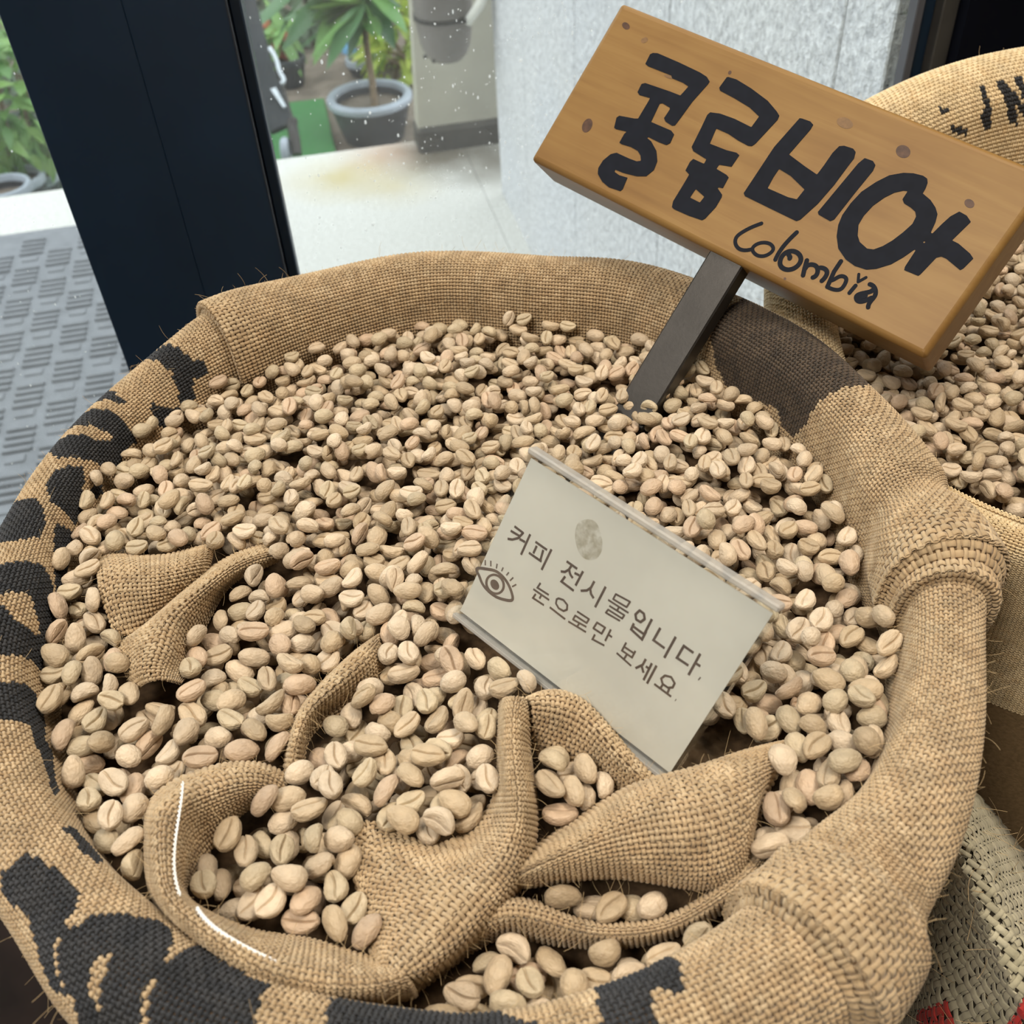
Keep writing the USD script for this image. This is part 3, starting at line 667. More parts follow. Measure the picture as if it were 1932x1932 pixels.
BX0, BY0 = ring[:, 0].min() - 0.006, ring[:, 1].min() - 0.006
bx = np.arange(BX0, ring[:, 0].max() + 0.006, CELL); by = np.arange(BY0, ring[:, 1].max() + 0.006, CELL)
XX, YY = np.meshgrid(bx, by, indexing='ij')
INSIDE = contains_xy(Polygon(ring[:, :2]).buffer(-0.0008), XX, YY)
S0 = surf(XX, YY)
H0 = S0 - 0.0165
rimH = np.full_like(H0, -9.0); raster(rimH, BX0, BY0, np.concatenate([RIMG, RIMG[:1]], 0))
clothH = np.full_like(H0, -9.0)
for G in FOLD_GRIDS: raster(clothH, BX0, BY0, G)
COVER = clothH > S0 + 0.0055
BURIED = gaussian_filter(COVER.astype(float), 4.0) > 0.92
H0 = np.maximum(H0, np.where(rimH > S0 - 0.018, rimH, -9))
H0 = np.maximum(H0, clothH)
a_, b_ = np.linspace(-0.001, 0.104, 60), np.linspace(0.0, 0.074, 40)
raster(H0, BX0, BY0, C0 + a_[:, None, None] * cX - b_[None, :, None] * cY + 0.001 * cN)
poured = pour(BX0, BY0, H0, S0, INSIDE & ~COVER, 11)
poured += pour(BX0, BY0, H0, S0, INSIDE & ~COVER & (YY < 0.195) & (XX > -0.03) & (XX < 0.14), 12, tol=0.0100, patience=2600)
poured += pour(BX0, BY0, H0, S0, INSIDE & ~COVER, 13, tol=0.0052, patience=500, maxn=140)
HOLES = INSIDE & (clothH < S0 + 0.004) & (gaussian_filter(H0 - S0, 2.5) < -0.006)
poured += pour(BX0, BY0, H0, S0, HOLES, 14, tol=0.0080, patience=900)
print('beans', len(poured))
stage.CreateClassPrim('/World/bean_kinds')
def bean_class(i):
    path = f'/World/bean_kinds/bean_kind_{i:03d}'
    if not stage.GetPrimAtPath(path):
        x = UsdGeom.Xform.Define(stage, path)
        usdkit.mesh(stage, path + '/bean_body', BEANS[i][0], MAT[BMAT[i]], smooth=True)
        usdkit.mesh(stage, path + '/crease', BEANS[i][1], MAT['bean_seam'], smooth=True)
    return path
def seen_share(b, H):
    i, k, x, y, z, a, c = b; lo, hi = LIB[k][3], LIB[k][4]
    w = H[a:a + lo.shape[0], c:c + lo.shape[1]]; on = hi > -0.9
    return float(((w <= z + hi + 0.0004) & on).sum()) / max(1, on.sum())
share = np.array([seen_share(b, H0) for b in poured])
pos = np.array([[b[2], b[3], b[4]] for b in poured])
px = project(pos)
infr = (px > 12).all(1) & (px < 1920).all(1)
big = share * infr / np.maximum(np.linalg.norm(pos - EYE, axis=1), .1) ** 2
single = set(np.argsort(-big)[:300].tolist())
LANDMARKS = [((854, 1156), "the card's left corner"), ((1262, 1474), "the card's lowest corner"), ((1467, 1158), "the card's right corner"), ((993, 854), "the card's top corner"), ((1225, 750), 'the metal stake'),
 ((520, 1040), 'the thin tip of the narrow tongue'), ((300, 1290), "the narrow tongue's hemmed end"), ((230, 1080), 'the small crumpled flap'), ((640, 1285), 'the thin standing edge'), ((556, 1420), "the standing edge's lower end"),
 ((330, 1500), "the pocket's upper seam"), ((500, 1640), "the pocket's middle"), ((640, 1750), "the pocket's lower right end"), ((958, 1330), "the tall ridge's peak"), ((950, 1500), "the tall ridge's middle"), ((770, 1570), "the large fold's left corner"),
 ((1090, 1510), 'the hollow under the card'), ((1440, 1480), "the broad band's right end"), ((1150, 1690), 'the gap above the low front fold'), ((1050, 1830), 'the trough by the front rim'), ((1400, 1710), "the low front fold's right end"),
 ((1640, 1130), 'the thick pleat of the right rim'), ((1690, 1330), "the right rim's middle"), ((1540, 1560), 'the front right hem lap'), ((90, 1330), "the left rim's middle"), ((150, 1560), "the left rim's lower part"), ((120, 1080), "the left rim's upper part"), ((830, 620), "the back rim's middle"), ((700, 1150), 'the open middle of the beans')]
LMP = np.array([l[0] for l in LANDMARKS], float)
ORD = ['', 'second ', 'third ', 'fourth ', 'fifth ', 'sixth ', 'seventh ', 'eighth ', 'ninth ', 'tenth ', 'eleventh ', 'twelfth ', 'thirteenth ', 'fourteenth ', 'fifteenth ']
def facing(j):
    up = LIB[poured[j][1]][1][2, 2]
    return 'crease up' if up < -0.45 else 'round back up' if up > 0.45 else 'on its edge'
sets = {}
for j in sorted(single):
    d = np.linalg.norm(LMP - px[j], axis=1); k = int(np.argmin(d)); v = px[j] - LMP[k]
    side = ('right of' if v[0] > 0 else 'left of') if abs(v[0]) > abs(v[1]) else ('below' if v[1] > 0 else 'above')
    sets.setdefault((k, side, facing(j)), []).append((d[k], j))
BEAN_LABEL = {}
for (k, side, face), lst in sets.items():
    for q, (_, j) in enumerate(sorted(lst)):
        BEAN_LABEL[j] = f'raw bean {face}, {ORD[min(q, 14)]}nearest {side} {LANDMARKS[k][1]}'
for j in sorted(single, key=lambda j: -big[j]):
    i, k, x, y, z, a, c = poured[j]; R = LIB[k][1]
    path = numbered('/World', 'coffee_bean')
    xf = UsdGeom.Xform.Define(stage, path)
    M = np.eye(4); M[:3, :3] = R.T * LIB[k][5]; M[3, :3] = (x, y, z)
    xf.AddTransformOp().Set(Gf.Matrix4d(M.tolist()))
    xf.GetPrim().GetReferences().AddInternalReference(bean_class(i)); xf.GetPrim().SetInstanceable(True)
    tag(xf, BEAN_LABEL[j], 'coffee bean', 'raw beans at the top of the main sack')
def bean_pile(name, label, beans, skip=()):
    ids = [b for j, b in enumerate(beans) if j not in skip]
    t = thing(name, label, 'coffee beans', kind='stuff')
    protos = [('bean_body', m, BMAT[i]) for i, (m, s) in enumerate(BEANS)] 
    P = np.array([[b[2], b[3], b[4]] for b in ids]); R = np.array([LIB[b[1]][1] for b in ids]); SZ = np.repeat(np.array([[LIB[b[1]][5]] for b in ids]), 3, 1)
    instancer('beans', t, protos, P, R, SZ, [b[0] for b in ids])
    instancer('creases', t, [('crease', s, 'bean_seam') for m, s in BEANS], P, R, SZ, [b[0] for b in ids])
bean_pile('coffee_bean_pile', 'all the other raw coffee beans heaped inside the main sack', poured, single)
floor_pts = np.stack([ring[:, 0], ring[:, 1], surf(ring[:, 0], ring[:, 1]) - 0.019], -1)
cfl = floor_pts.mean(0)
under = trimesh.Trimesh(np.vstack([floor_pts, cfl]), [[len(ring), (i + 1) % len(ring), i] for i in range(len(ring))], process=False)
obj('bean_bed', under, 'bean_bed', stage.GetPrimAtPath('/World/coffee_bean_pile'), label='dark sheet under the heap, standing for shade between the beans')

# ---------------------------------------------------------------- the wooden name board on its metal stake
plain('metal_dark', (0.045, 0.042, 0.040), 0.42, 0.5, 0.15, 60, 0.15, 500, 0.0003, metallic=0.55)
plain('board_paint', (0.009, 0.011, 0.018), 0.65, 0.12, 0.15, 200)
nodes = {'t': ('texture_coordinate', {}), 'm': ('mapping', {'mapping_type': 'point', 'scale': (9.0, 150.0, 150.0)}), 'n': ('noise_texture', {'scale': 1.0, 'detail': 4, 'roughness': 0.6, 'distortion': 0.4}),
         'r': ('rgb_ramp', {'ramp': [(0.25, (0.225, 0.122, 0.036)), (0.5, (0.265, 0.150, 0.046)), (0.75, (0.305, 0.182, 0.060))]}),
         'n2': ('noise_texture', {'scale': 14.0, 'detail': 4}), 'r2': ('rgb_ramp', {'ramp': [(0.32, (0.84, 0.78, 0.74)), (0.62, (1, 1, 1))]}),
         'x': ('mix', {'mix_type': 'multiply', 'fac': 1.0}), 'b': ('bump', {'strength': 0.2, 'distance': 0.0003}),
         'p': ('principled_bsdf', {'roughness': 0.45, 'specular_ior_level': 0.3})}
mat('board_wood', nodes, [('t.object', 'm.vector'), ('m.vector', 'n.vector'), ('n.fac', 'r.fac'), ('t.object', 'n2.vector'), ('n2.fac', 'r2.fac'), ('r.color', 'x.color1'), ('r2.color', 'x.color2'), ('x.color', 'p.base_color'), ('n.fac', 'b.height'), ('b.normal', 'p.normal')])
plain('knot_wood', (0.075, 0.034, 0.018), 0.5, 0.4, 0.35, 400)
plain('knot_pale', (0.19, 0.105, 0.042), 0.5, 0.4, 0.25, 400)
BS = 0.513
TL, TR, BR, BL = (1172, 3), (1990, 331), (1746, 676), (1000, 300)
P0, bX, bY, bN, bP = rect_pose([TL, TR, BR, BL], BS, -3.0)
BT = 0.031
corner = to_board([TL, TR, BR, BL], P0, bX, bY, bN)
def local_to_world(m, P0, X, Y, N):
    m = m.copy(); T = np.eye(4); T[:3, 0], T[:3, 1], T[:3, 2], T[:3, 3] = X, Y, N, P0; m.apply_transform(T); return m
def extrude(poly, z0, z1):
    ps = poly.geoms if hasattr(poly, 'geoms') else [poly]
    out = []
    for p in ps:
        if p.area < 1e-9: continue
        m = trimesh.creation.extrude_polygon(p, z1 - z0, engine='earcut'); m.apply_translation([0, 0, z0]); out.append(m)
    return cat(out)
def bevel_plate(poly, z0, z1, b):
    """a plate with softened front and back edges"""
    n = 3; ms = []
    base = poly.buffer(-0.002).buffer(0.002, quad_segs=6)
    ring0 = np.array(base.exterior.coords)[:-1]
    offs = [(b * (1 - math.cos(t)), b * (1 - math.sin(t))) for t in np.linspace(0, math.pi / 2, 5)]
    c = ring0.mean(0); nrm = np.roll(ring0, -1, 0) - np.roll(ring0, 1, 0); nrm = unit(np.stack([nrm[:, 1], -nrm[:, 0]], -1))
    if not base.exterior.is_ccw: nrm = -nrm
    lay = [(o, z0 + d) for o, d in offs[::-1][::1]]
    lay = [(b * (1 - math.sin(t)), z0 + b * (1 - math.cos(t))) for t in np.linspace(0, math.pi / 2, 5)] + [(b * (1 - math.cos(t)), z1 - b * (1 - math.sin(t))) for t in np.linspace(0, math.pi / 2, 5)]
    rows = [np.concatenate([ring0 - nrm * o, np.full((len(ring0), 1), z)], -1) for o, z in lay]
    G = np.stack(rows, 1); side = grid_mesh(G, True)
    top = trimesh.creation.triangulate_polygon(Polygon(rows[-1][:, :2]).buffer(0), engine='earcut'); bot = trimesh.creation.triangulate_polygon(Polygon(rows[0][:, :2]).buffer(0), engine='earcut')
    def cap(t, z, flip):
        v, f = t; f = f[:, ::-1] if flip else f
        return trimesh.Trimesh(np.concatenate([v, np.full((len(v), 1), z)], -1), f, process=False)
    m = cat([side, cap(top, z1, False), cap(bot, z0, True)]); m.fix_normals(); return m
board = thing('name_board', 'tilted wooden board reading 콜롬비아 Colombia on a dark metal stake', 'sign')
bpoly = Polygon(corner)
wb = obj('wooden_board', bevel_plate(bpoly, -BT, 0.0, 0.003), 'board_wood', board, smooth=35)
UsdGeom.Xformable(wb).AddTransformOp().Set(Gf.Matrix4d(*map(float, bX), 0, *map(float, bY), 0, *map(float, bN), 0, *map(float, P0), 1))
def trace(org, sc, pts): return [(org[0] + x / sc, org[1] + y / sc) for x, y in pts]
L1, L2, L3, L4, L5 = ((1100, 80), 5.52), ((1250, 130), 6.44), ((1380, 200), 6.44), ((1560, 300), 6.44), ((1370, 400), 6.232)
LETTERS = [
 [(L1, [(700,125),(650,225),(680,250),(920,345),(930,375),(1040,420),(1100,460),(1015,555),(900,510),(650,425),(610,435),(568,520),(590,550),(700,580),(685,610),(575,795),(540,795),(380,765),(350,785),(325,890),(345,905),(460,930),(430,955),(380,1045),(400,1060),(500,1090),(570,1130),(600,1180),(605,1235),(560,1240),(480,1210),(350,1150),(290,1165),(210,1230),(160,1310),(155,1370),(200,1450),(270,1510),(390,1550),(415,1530),(465,1410),(380,1385),(330,1350),(335,1325),(420,1360),(560,1395),(660,1395),(740,1330),(775,1240),(765,1130),(710,1030),(640,975),(680,985),(790,1040),(870,1070),(910,1050),(950,960),(920,920),(710,830),(800,640),(830,635),(905,680),(905,700),(845,790),(860,825),(930,870),(960,865),(1010,800),(1140,620),(1300,440),(1320,410),(1290,360),(1220,315),(1000,210),(780,115),(730,112)], None)],
 [(L2, [(780,105),(690,230),(700,265),(870,355),(1060,470),(1175,580),(1080,710),(1000,670),(880,610),(700,545),(580,530),(545,560),(470,720),(355,950),(375,1000),(535,1100),(505,1155),(375,1095),(335,1130),(280,1235),(325,1285),(270,1380),(130,1610),(115,1680),(140,1705),(320,1785),(480,1840),(520,1820),(650,1680),(720,1560),(725,1530),(660,1435),(735,1450),(805,1320),(780,1290),(655,1215),(690,1165),(840,1190),(935,1050),(900,1020),(780,990),(575,910),(655,725),(800,790),(920,870),(1040,935),(1085,940),(1130,910),(1400,620),(1420,570),(1390,520),(1280,390),(1080,240),(900,130),(800,100)], [(405,1460),(510,1555),(455,1625),(335,1565)])],
 [(L3, [(830,150),(520,500),(150,1060),(165,1095),(460,1240),(790,1400),(840,1380),(1050,1190),(1250,960),(1420,730),(1490,640),(1510,560),(1480,520),(1370,485),(1310,490),(1230,570),(1120,730),(1040,835),(900,740),(700,590),(960,290),(995,230),(960,190),(860,155)], [(580,765),(720,850),(890,1015),(795,1135),(690,1110),(440,1000),(510,870)]),
  (L3, [(1620,635),(1540,700),(1050,1290),(1060,1320),(1200,1400),(1250,1380),(1500,1060),(1720,790),(1750,720),(1720,670)], None)],
 [(L4, [(1220,240),(1170,205),(1050,175),(930,170),(760,200),(600,280),(420,400),(290,540),(190,680),(140,800),(120,940),(140,1090),(230,1220),(340,1300),(480,1345),(600,1335),(780,1280),(930,1195),(1080,1090),(1180,1000),(1220,1000),(1100,1080),(950,1310),(940,1350),(1110,1420),(1140,1400),(1330,1200),(1390,1185),(1450,1210),(1620,1350),(1660,1330),(1780,1210),(1740,1150),(1600,1030),(1520,990),(1750,765),(1700,690),(1610,640),(1500,700),(1400,790),(1275,915),(1265,890),(1320,770),(1345,670),(1320,590),(1260,500),(1165,420),(1200,360),(1225,290)], [(985,390),(920,490),(940,540),(1020,590),(1075,640),(1085,700),(1040,790),(930,890),(800,990),(680,1060),(570,1100),(490,1090),(400,1010),(375,930),(385,800),(450,690),(560,570),(700,470),(820,410),(930,385)])],
]
for parts in LETTERS:
    polys = []
    for (o, sc), out, hole in parts:
        p = Polygon(to_board(trace(o, sc, out), P0, bX, bY, bN)).buffer(0)
        if hole: p = p.difference(Polygon(to_board(trace(o, sc, hole), P0, bX, bY, bN)).buffer(0))
        polys.append(p)
    sh = unary_union(polys).buffer(-0.0002).buffer(0.0006, quad_segs=4).buffer(-0.0004, quad_segs=4)
    obj('painted_letter', local_to_world(extrude(sh, -0.0004, 0.00025), P0, bX, bY, bN), 'board_paint', board)
SCRIPT = [([(415,135),(300,180),(180,245),(115,310),(110,370),(150,430),(220,450),(310,435)],0,36), ([(310,435),(370,375),(450,360),(530,385),(555,430),(510,490),(420,520),(350,500)],1,34), ([(830,240),(720,350),(640,450),(580,560)],0,40),
 ([(700,480),(640,560),(640,630),(700,675),(780,670),(860,610),(880,550),(850,490),(770,460)],1,44), ([(735,500),(752,530),(748,545)],0,44), ([(950,570),(925,655),(905,745)],0,42), ([(935,660),(985,620),(1060,640),(1075,670),(1020,770)],0,42), ([(1075,670),(1140,660),(1185,700),(1180,740),(1125,810)],0,42),
 ([(1350,580),(1270,700),(1190,880)],0,40), ([(1190,880),(1260,910),(1340,910),(1400,840),(1410,780),(1370,755),(1300,775),(1240,805)],0,36), ([(1522,866),(1450,952)],0,36), ([(1560,732),(1552,822),(1645,770)],0,26),
 ([(1690,850),(1750,900),(1755,970),(1700,1050),(1670,1120)],0,40), ([(1720,920),(1640,950),(1530,1010),(1540,1035),(1640,1040),(1710,1010)],0,42), ([(1560,1010),(1640,985)],0,40)]
def strokes(items, org, sc, P0, X, Y, N, z0, z1):
    ms = []
    for pts, closed, w in items:
        q = np.array(trace(org, sc, pts))
        if len(q) > 3 or closed: q = smooth_path(q, 40, bool(closed))
        q = to_board(q, P0, X, Y, N); k = w / sc / FPX * np.linalg.norm(P0 - EYE)
        ms.append(LineString(q).buffer(k / 2, quad_segs=4))
    return ms
sh = unary_union(strokes(SCRIPT, L5[0], L5[1], P0, bX, bY, bN, 0, 0))
obj('painted_script', local_to_world(extrude(sh, -0.0004, 0.0002), P0, bX, bY, bN), 'board_paint', board)
for (kx, ky, a, b, rot, m) in [(1181, 49, 8, 6, 40, 'knot_wood'), (1216, 76, 5, 7, 60, 'knot_pale'), (1108, 237, 14, 9, 115, 'knot_wood'), (1704, 286, 14, 12, 20, 'knot_wood'), (1594, 232, 16, 10, 20, 'knot_pale'), (1829, 384, 10, 8, 30, 'knot_wood'), (1377, 137, 3, 4, 30, 'knot_wood'), (1481, 526, 2.5, 2.5, 0, 'knot_wood'), (1262, 145, 9, 3, 20, 'knot_pale')]:
    an = np.linspace(0, 2 * np.pi, 18, endpoint=False); c, s_ = math.cos(math.radians(rot)), math.sin(math.radians(rot))
    e = [(kx + a * math.cos(t) * c - b * math.sin(t) * s_, ky + a * math.cos(t) * s_ + b * math.sin(t) * c) for t in an]
    p = Polygon(to_board(e, P0, bX, bY, bN)); 
    obj('knot', local_to_world(extrude(p, -0.0004, 0.00008), P0, bX, bY, bN), m, board)
# the stake: a square bar, from inside the board's lower edge down into the beans
sX0 = to_board([(1318, 480), (1400, 518)], P0, bX, bY, bN)
sc_ = sX0.mean(0); half = 0.0092
bar = box([sc_[0] - 0.000, sc_[1] - 0.075, -0.0085], [half * 2, 0.19, 0.012], 0.0008)
obj('metal_stake', local_to_world(bar, P0, bX, bY, bN), 'metal_dark', board, smooth=30, label='dark grey metal stake pushed into the beans')

# ---------------------------------------------------------------- the acrylic card stand
mat('clear_acrylic', {'t': ('transparent_bsdf', {'color': (0.96, 0.97, 0.97)}), 'g': ('glossy_bsdf', {'color': (1, 1, 1), 'roughness': 0.06}), 'lw': ('layer_weight', {'blend': 0.5}), 'pw': ('math', {'math_type': 'power', 'value2': 4.0}), 'f': ('math', {'math_type': 'multiply_add', 'value2': 0.7, 'value3': 0.035}), 'm': ('mix_closure', {})},
    [('lw.facing', 'pw.value1'), ('pw.value', 'f.value1'), ('f.value', 'm.fac'), ('t.BSDF', 'm.closure1'), ('g.BSDF', 'm.closure2')], 'm.closure')
mat('acrylic_edge', {'t': ('transparent_bsdf', {'color': (0.92, 0.93, 0.93)}), 'p': ('principled_bsdf', {'base_color': (0.55, 0.54, 0.52), 'roughness': 0.15, 'specular_ior_level': 0.7}), 'm': ('mix_closure', {'fac': 0.55})},
    [('t.BSDF', 'm.closure1'), ('p.BSDF', 'm.closure2')], 'm.closure')
plain('card_paper', (0.74, 0.72, 0.66), 0.75, 0.3, 0.07, 22, detail=5)
plain('print_brown', (0.135, 0.10, 0.083), 0.7, 0.3, 0.15, 300)
plain('print_eye', (0.175, 0.135, 0.115), 0.7, 0.3, 0.15, 300)
cc = to_board(cq, C0, cX, cY, cN)
cw, ch = float((cc[1, 0] + cc[2, 0] - cc[0, 0] - cc[3, 0]) / 2), float(-(cc[2, 1] + cc[3, 1]) / 2)
print('card', cw, ch, C0, cN)
stand = thing('card_stand', 'clear acrylic card stand with a Korean look-only notice and an eye, leaning in the beans', 'sign')
CM = lambda m: local_to_world(m, C0, cX, cY, cN)
cpoly = Polygon(cc)
inner = cpoly.buffer(-0.0016, join_style=2)
obj('front_panel', CM(extrude(cpoly, -0.0016, 0.0)), 'clear_acrylic', stand)
obj('paper_card', CM(extrude(inner, -0.0021, -0.0018)), 'card_paper', stand, label='off-white paper card with brown print and a stain')
obj('back_panel', CM(extrude(cpoly, -0.0040, -0.0023)), 'clear_acrylic', stand)
obj('top_edge', CM(box([cw / 2, 0.0012, -0.0022], [cw, 0.0024, 0.0046], 0.0006)), 'acrylic_edge', stand, smooth=30)
obj('bottom_edge', CM(box([cw / 2 + (cc[3, 0] + cc[2, 0] - cc[1, 0]) / 2, -ch - 0.0009, -0.0022], [cw, 0.0022, 0.0046], 0.0006)), 'acrylic_edge', stand, smooth=30)
foot = box([cw / 2, -ch - 0.0010, -0.022], [cw, 0.0018, 0.040], 0.0004)
obj('foot_panel', CM(foot), 'clear_acrylic', stand)
K6, K7, K8 = ((930, 960), 7.728), ((1120, 1060), 6.9), ((850, 1020), 7.156)
w6, w7, w8 = 38, 34, 32
TEXT = [
 [(K6, w6, [[(315,255),(440,350),(372,425),(285,448),(215,437)], [(260,320),(395,400)], [(390,440),(470,485)], [(545,370),(410,670)]])],
 [(K6, w6, [[(620,480),(790,600)], [(640,540),(590,650)], [(735,600),(690,760)], [(525,640),(710,770)], [(855,590),(710,890)]])],
 [(K6, w6, [[(1075,765),(1230,875)], [(1150,820),(1110,885),(1050,920),(990,912)], [(1112,890),(1130,960),(1165,1010)], [(1190,935),(1260,970)], [(1315,910),(1205,1120)], [(1055,985),(1000,1060),(1180,1195)]])],
 [(K6, w6, [[(1480,1055),(1430,1150),(1370,1190),(1280,1195)], [(1420,1160),(1430,1240),(1470,1305)], [(1645,1135),(1490,1435)]])],
 [(K7, 26, [[(290,420),(255,485),(430,590),(475,520),(290,420)], [(190,495),(455,665)], [(335,585),(300,645)], [(205,572),(400,695),(372,738),(190,622),(160,662),(345,770)]])],
 [(K7, w7, [[(600,632),(655,675),(665,745),(610,785),(555,750),(545,685),(600,632)], [(760,745),(650,960)], [(525,800),(490,880),(630,1010),(685,905)], [(512,838),(660,945)]])],
 [(K7, w7, [[(870,860),(780,1020),(925,1125)], [(1070,975),(920,1250)]])],
 [(K7, w7, [[(1300,1185),(1175,1095),(1085,1250),(1235,1350)], [(1390,1195),(1235,1475)], [(1330,1320),(1390,1360)]])],
 [(K7, 52, [[(1372,1515),(1384,1527)]])],
 [(K6, 32, [[(695,1080),(650,1150),(815,1255)], [(590,1170),(820,1330)], [(705,1260),(680,1310)], [(625,1240),(585,1300),(745,1405)]])],
 [(K6, 32, [[(960,1305),(1030,1330),(1085,1400),(1080,1470),(1030,1490),(960,1450),(920,1380),(930,1320),(960,1305)], [(830,1435),(1055,1610)]])],
 [(K8, 28, [[(1710,955),(1870,1060),(1838,1112),(1685,1012),(1655,1065),(1835,1165)], [(1740,1115),(1712,1160)], [(1590,1090),(1830,1235)]])],
 [(K7, 28, [[(45,790),(150,855),(105,935),(-2,865),(45,790)], [(225,880),(150,1030)], [(190,945),(240,980)], [(18,945),(-14,1008),(140,1090)]])],
 [(K7, 27, [[(425,1050),(370,1155),(500,1245),(545,1160)], [(398,1105),(525,1190)], [(430,1210),(400,1260)], [(300,1185),(490,1355)]])],
 [(K7, 32, [[(680,1265),(640,1340),(545,1385)], [(625,1350),(650,1445)], [(680,1360),(720,1390)], [(760,1320),(650,1540)], [(820,1350),(695,1585)]])],
 [(K7, 30, [[(930,1480),(1010,1500),(1055,1580),(1030,1635),(970,1640),(900,1590),(880,1520),(930,1480)], [(900,1600),(870,1645)], [(985,1650),(960,1715)], [(790,1590),(1010,1755)]])],
 [(K7, 34, [[(1064,1796),(1072,1803)]])],
]
C1 = C0 - cN * 0.0018
for syl in TEXT:
    ms = []
    for (o, sc), w, lines in syl:
        for ln in lines:
            q = to_board(trace(o, sc, ln), C1, cX, cY, cN); k = w / sc / FPX * np.linalg.norm(C0 - EYE)
            ms.append(LineString(q).buffer(k / 2, cap_style=2, join_style=2 if len(ln) < 5 else 1, quad_segs=3))
    obj('printed_syllable' if syl[0][1] < 50 else 'printed_dot', local_to_world(extrude(unary_union(ms), -0.00002, 0.00008), C1, cX, cY, cN), 'print_brown', stand)
kk = 1 / K8[1] / FPX * np.linalg.norm(C0 - EYE)
e_ = lambda pts: to_board(trace(*K8, pts), C1, cX, cY, cN)
lid = e_(smooth_path([(352,385),(480,382),(610,412),(700,480),(780,590),(825,700),(832,800),(740,800),(620,760),(500,670),(420,560),(380,460)], 80, True))
ell = lambda cx, cy, a, b, rot=60: e_([(cx + a * math.cos(t) * math.cos(math.radians(rot)) - b * math.sin(t) * math.sin(math.radians(rot)), cy + a * math.cos(t) * math.sin(math.radians(rot)) + b * math.sin(t) * math.cos(math.radians(rot))) for t in np.linspace(0, 2 * np.pi, 40, endpoint=False)])
eye = unary_union([LineString(np.vstack([lid, lid[:1]])).buffer(22 * kk), Polygon(ell(602, 588, 148, 128)).difference(Polygon(ell(602, 588, 116, 96))), Polygon(ell(598, 595, 76, 52))] + [LineString(e_(l)).buffer(11 * kk, cap_style=2) for l in ([(470,262),(470,332)], [(545,272),(545,347)], [(630,312),(620,377)], [(712,362),(690,412)], [(788,428),(755,468)], [(848,498),(802,542)], [(888,592),(832,622)])])
obj('printed_eye', local_to_world(extrude(eye, -0.00002, 0.00008), C1, cX, cY, cN), 'print_eye', stand, label='brown printed eye with seven lashes')
mat('stain', {'g': ('geometry', {}), 'n': ('noise_texture', {'scale': 260.0, 'detail': 6, 'roughness': 0.7}), 'r': ('rgb_ramp', {'ramp': [(0.38, (0.0, 0, 0)), (0.72, (0.5, 0.5, 0.5))]}),
    't': ('transparent_bsdf', {}), 'p': ('principled_bsdf', {'base_color': (0.38, 0.32, 0.19), 'roughness': 0.8}), 'm': ('mix_closure', {})}, [('g.position', 'n.vector'), ('n.fac', 'r.fac'), ('r.color', 'm.fac'), ('t.BSDF', 'm.closure1'), ('p.BSDF', 'm.closure2')], 'm.closure')
pts = np.array([(1093,985),(1120,982),(1133,1005),(1135,1040),(1122,1056),(1100,1052),(1088,1030),(1085,1005)], float)
sv, sf = trimesh.creation.triangulate_polygon(Polygon(to_board(smooth_path(pts, 40, True), C1, cX, cY, cN)), engine='earcut')
obj('stain', local_to_world(trimesh.Trimesh(np.c_[sv, np.full(len(sv), 0.00002)], sf, process=False), C1, cX, cY, cN), 'stain', stand, label='brownish stain on the card')

# ---------------------------------------------------------------- second sack, to the right
sack2 = thing('coffee_sack', 'second burlap coffee sack behind on the right, with dark lettering on its thick rolled rim', 'sack')
C2, R2 = np.array([0.338, 0.420, ZB]), 0.170
def rim2(cell):
    L = 2 * np.pi * (R2 + 0.015); nu = int(L / cell); nv = int(0.20 / cell); G = np.zeros((nu, nv + 1, 3))
    for i in range(nu):
        th = 2 * np.pi * i / nu                     # clockwise from the far side
        d = np.array([math.sin(th), math.cos(th), 0])
        far = 0.5 + 0.5 * math.cos(th - 0.1); far = far ** 1.3
        near = max(0.0, math.cos(th + 2.15)) ** 2          # pressed down where the first sack leans on it
        h, r = 0.026 + 0.046 * far - 0.030 * near, 0.014 + 0.012 * far - 0.007 * near
        wob = 1 + 0.03 * math.sin(3 * th + 1) + 0.02 * math.sin(5 * th)
        S = rim_section(r, h, 0.10); s = np.r_[0, np.cumsum(np.linalg.norm(np.diff(S, axis=0), axis=1))]
        q = np.linspace(0, s[-1], nv + 1); S = np.stack([np.interp(q, s, S[:, 0]), np.interp(q, s, S[:, 1])], -1)
        bulge = 0.004 * meshkit.noise(np.array([[math.cos(th) * 4, math.sin(th) * 4, 0.3]]))[0]
        G[i] = C2 + d * (R2 * wob + S[:, :1] + bulge) + np.array([0, 0, 1.0]) * S[:, 1:]
    return G
G2 = rim2(2 * PITCH)
ctr2, R_2, lu2, lv2, n2 = cell_frames(G2, True)
dark2 = np.zeros((2 * ctr2.shape[0], 2 * ctr2.shape[1]), int)
PRINT_2 = [[(310.5,16.7),(311.3,16.8),(311.8,15.2),(313.0,12.2),(311.7,12.2),(310.3,13.7),(311.0,14.5)],[(314.0,16.8),(315.3,16.7),(316.5,15.5),(318.8,11.8),(317.3,12.0),(315.5,14.3)],[(315.3,16.7),(316.5,15.8),(320.5,12.7),(320.8,12.0),(318.7,13.2),(316.3,15.0)],[(317.3,17.0),(318.8,16.8),(319.5,15.5),(319.8,14.2),(318.5,15.0),(318.0,16.0)],[(301.0,16.2),(302.7,16.0),(302.7,15.7),(301.3,15.8)],[(302.8,14.0),(307.5,12.8),(307.2,12.3),(304.2,13.0)]]
from shapely import contains_xy as _cxy
_T, _V = np.meshgrid((np.arange(dark2.shape[0]) + .5) / 2, (np.arange(dark2.shape[1]) + .5) / 2, indexing='ij')
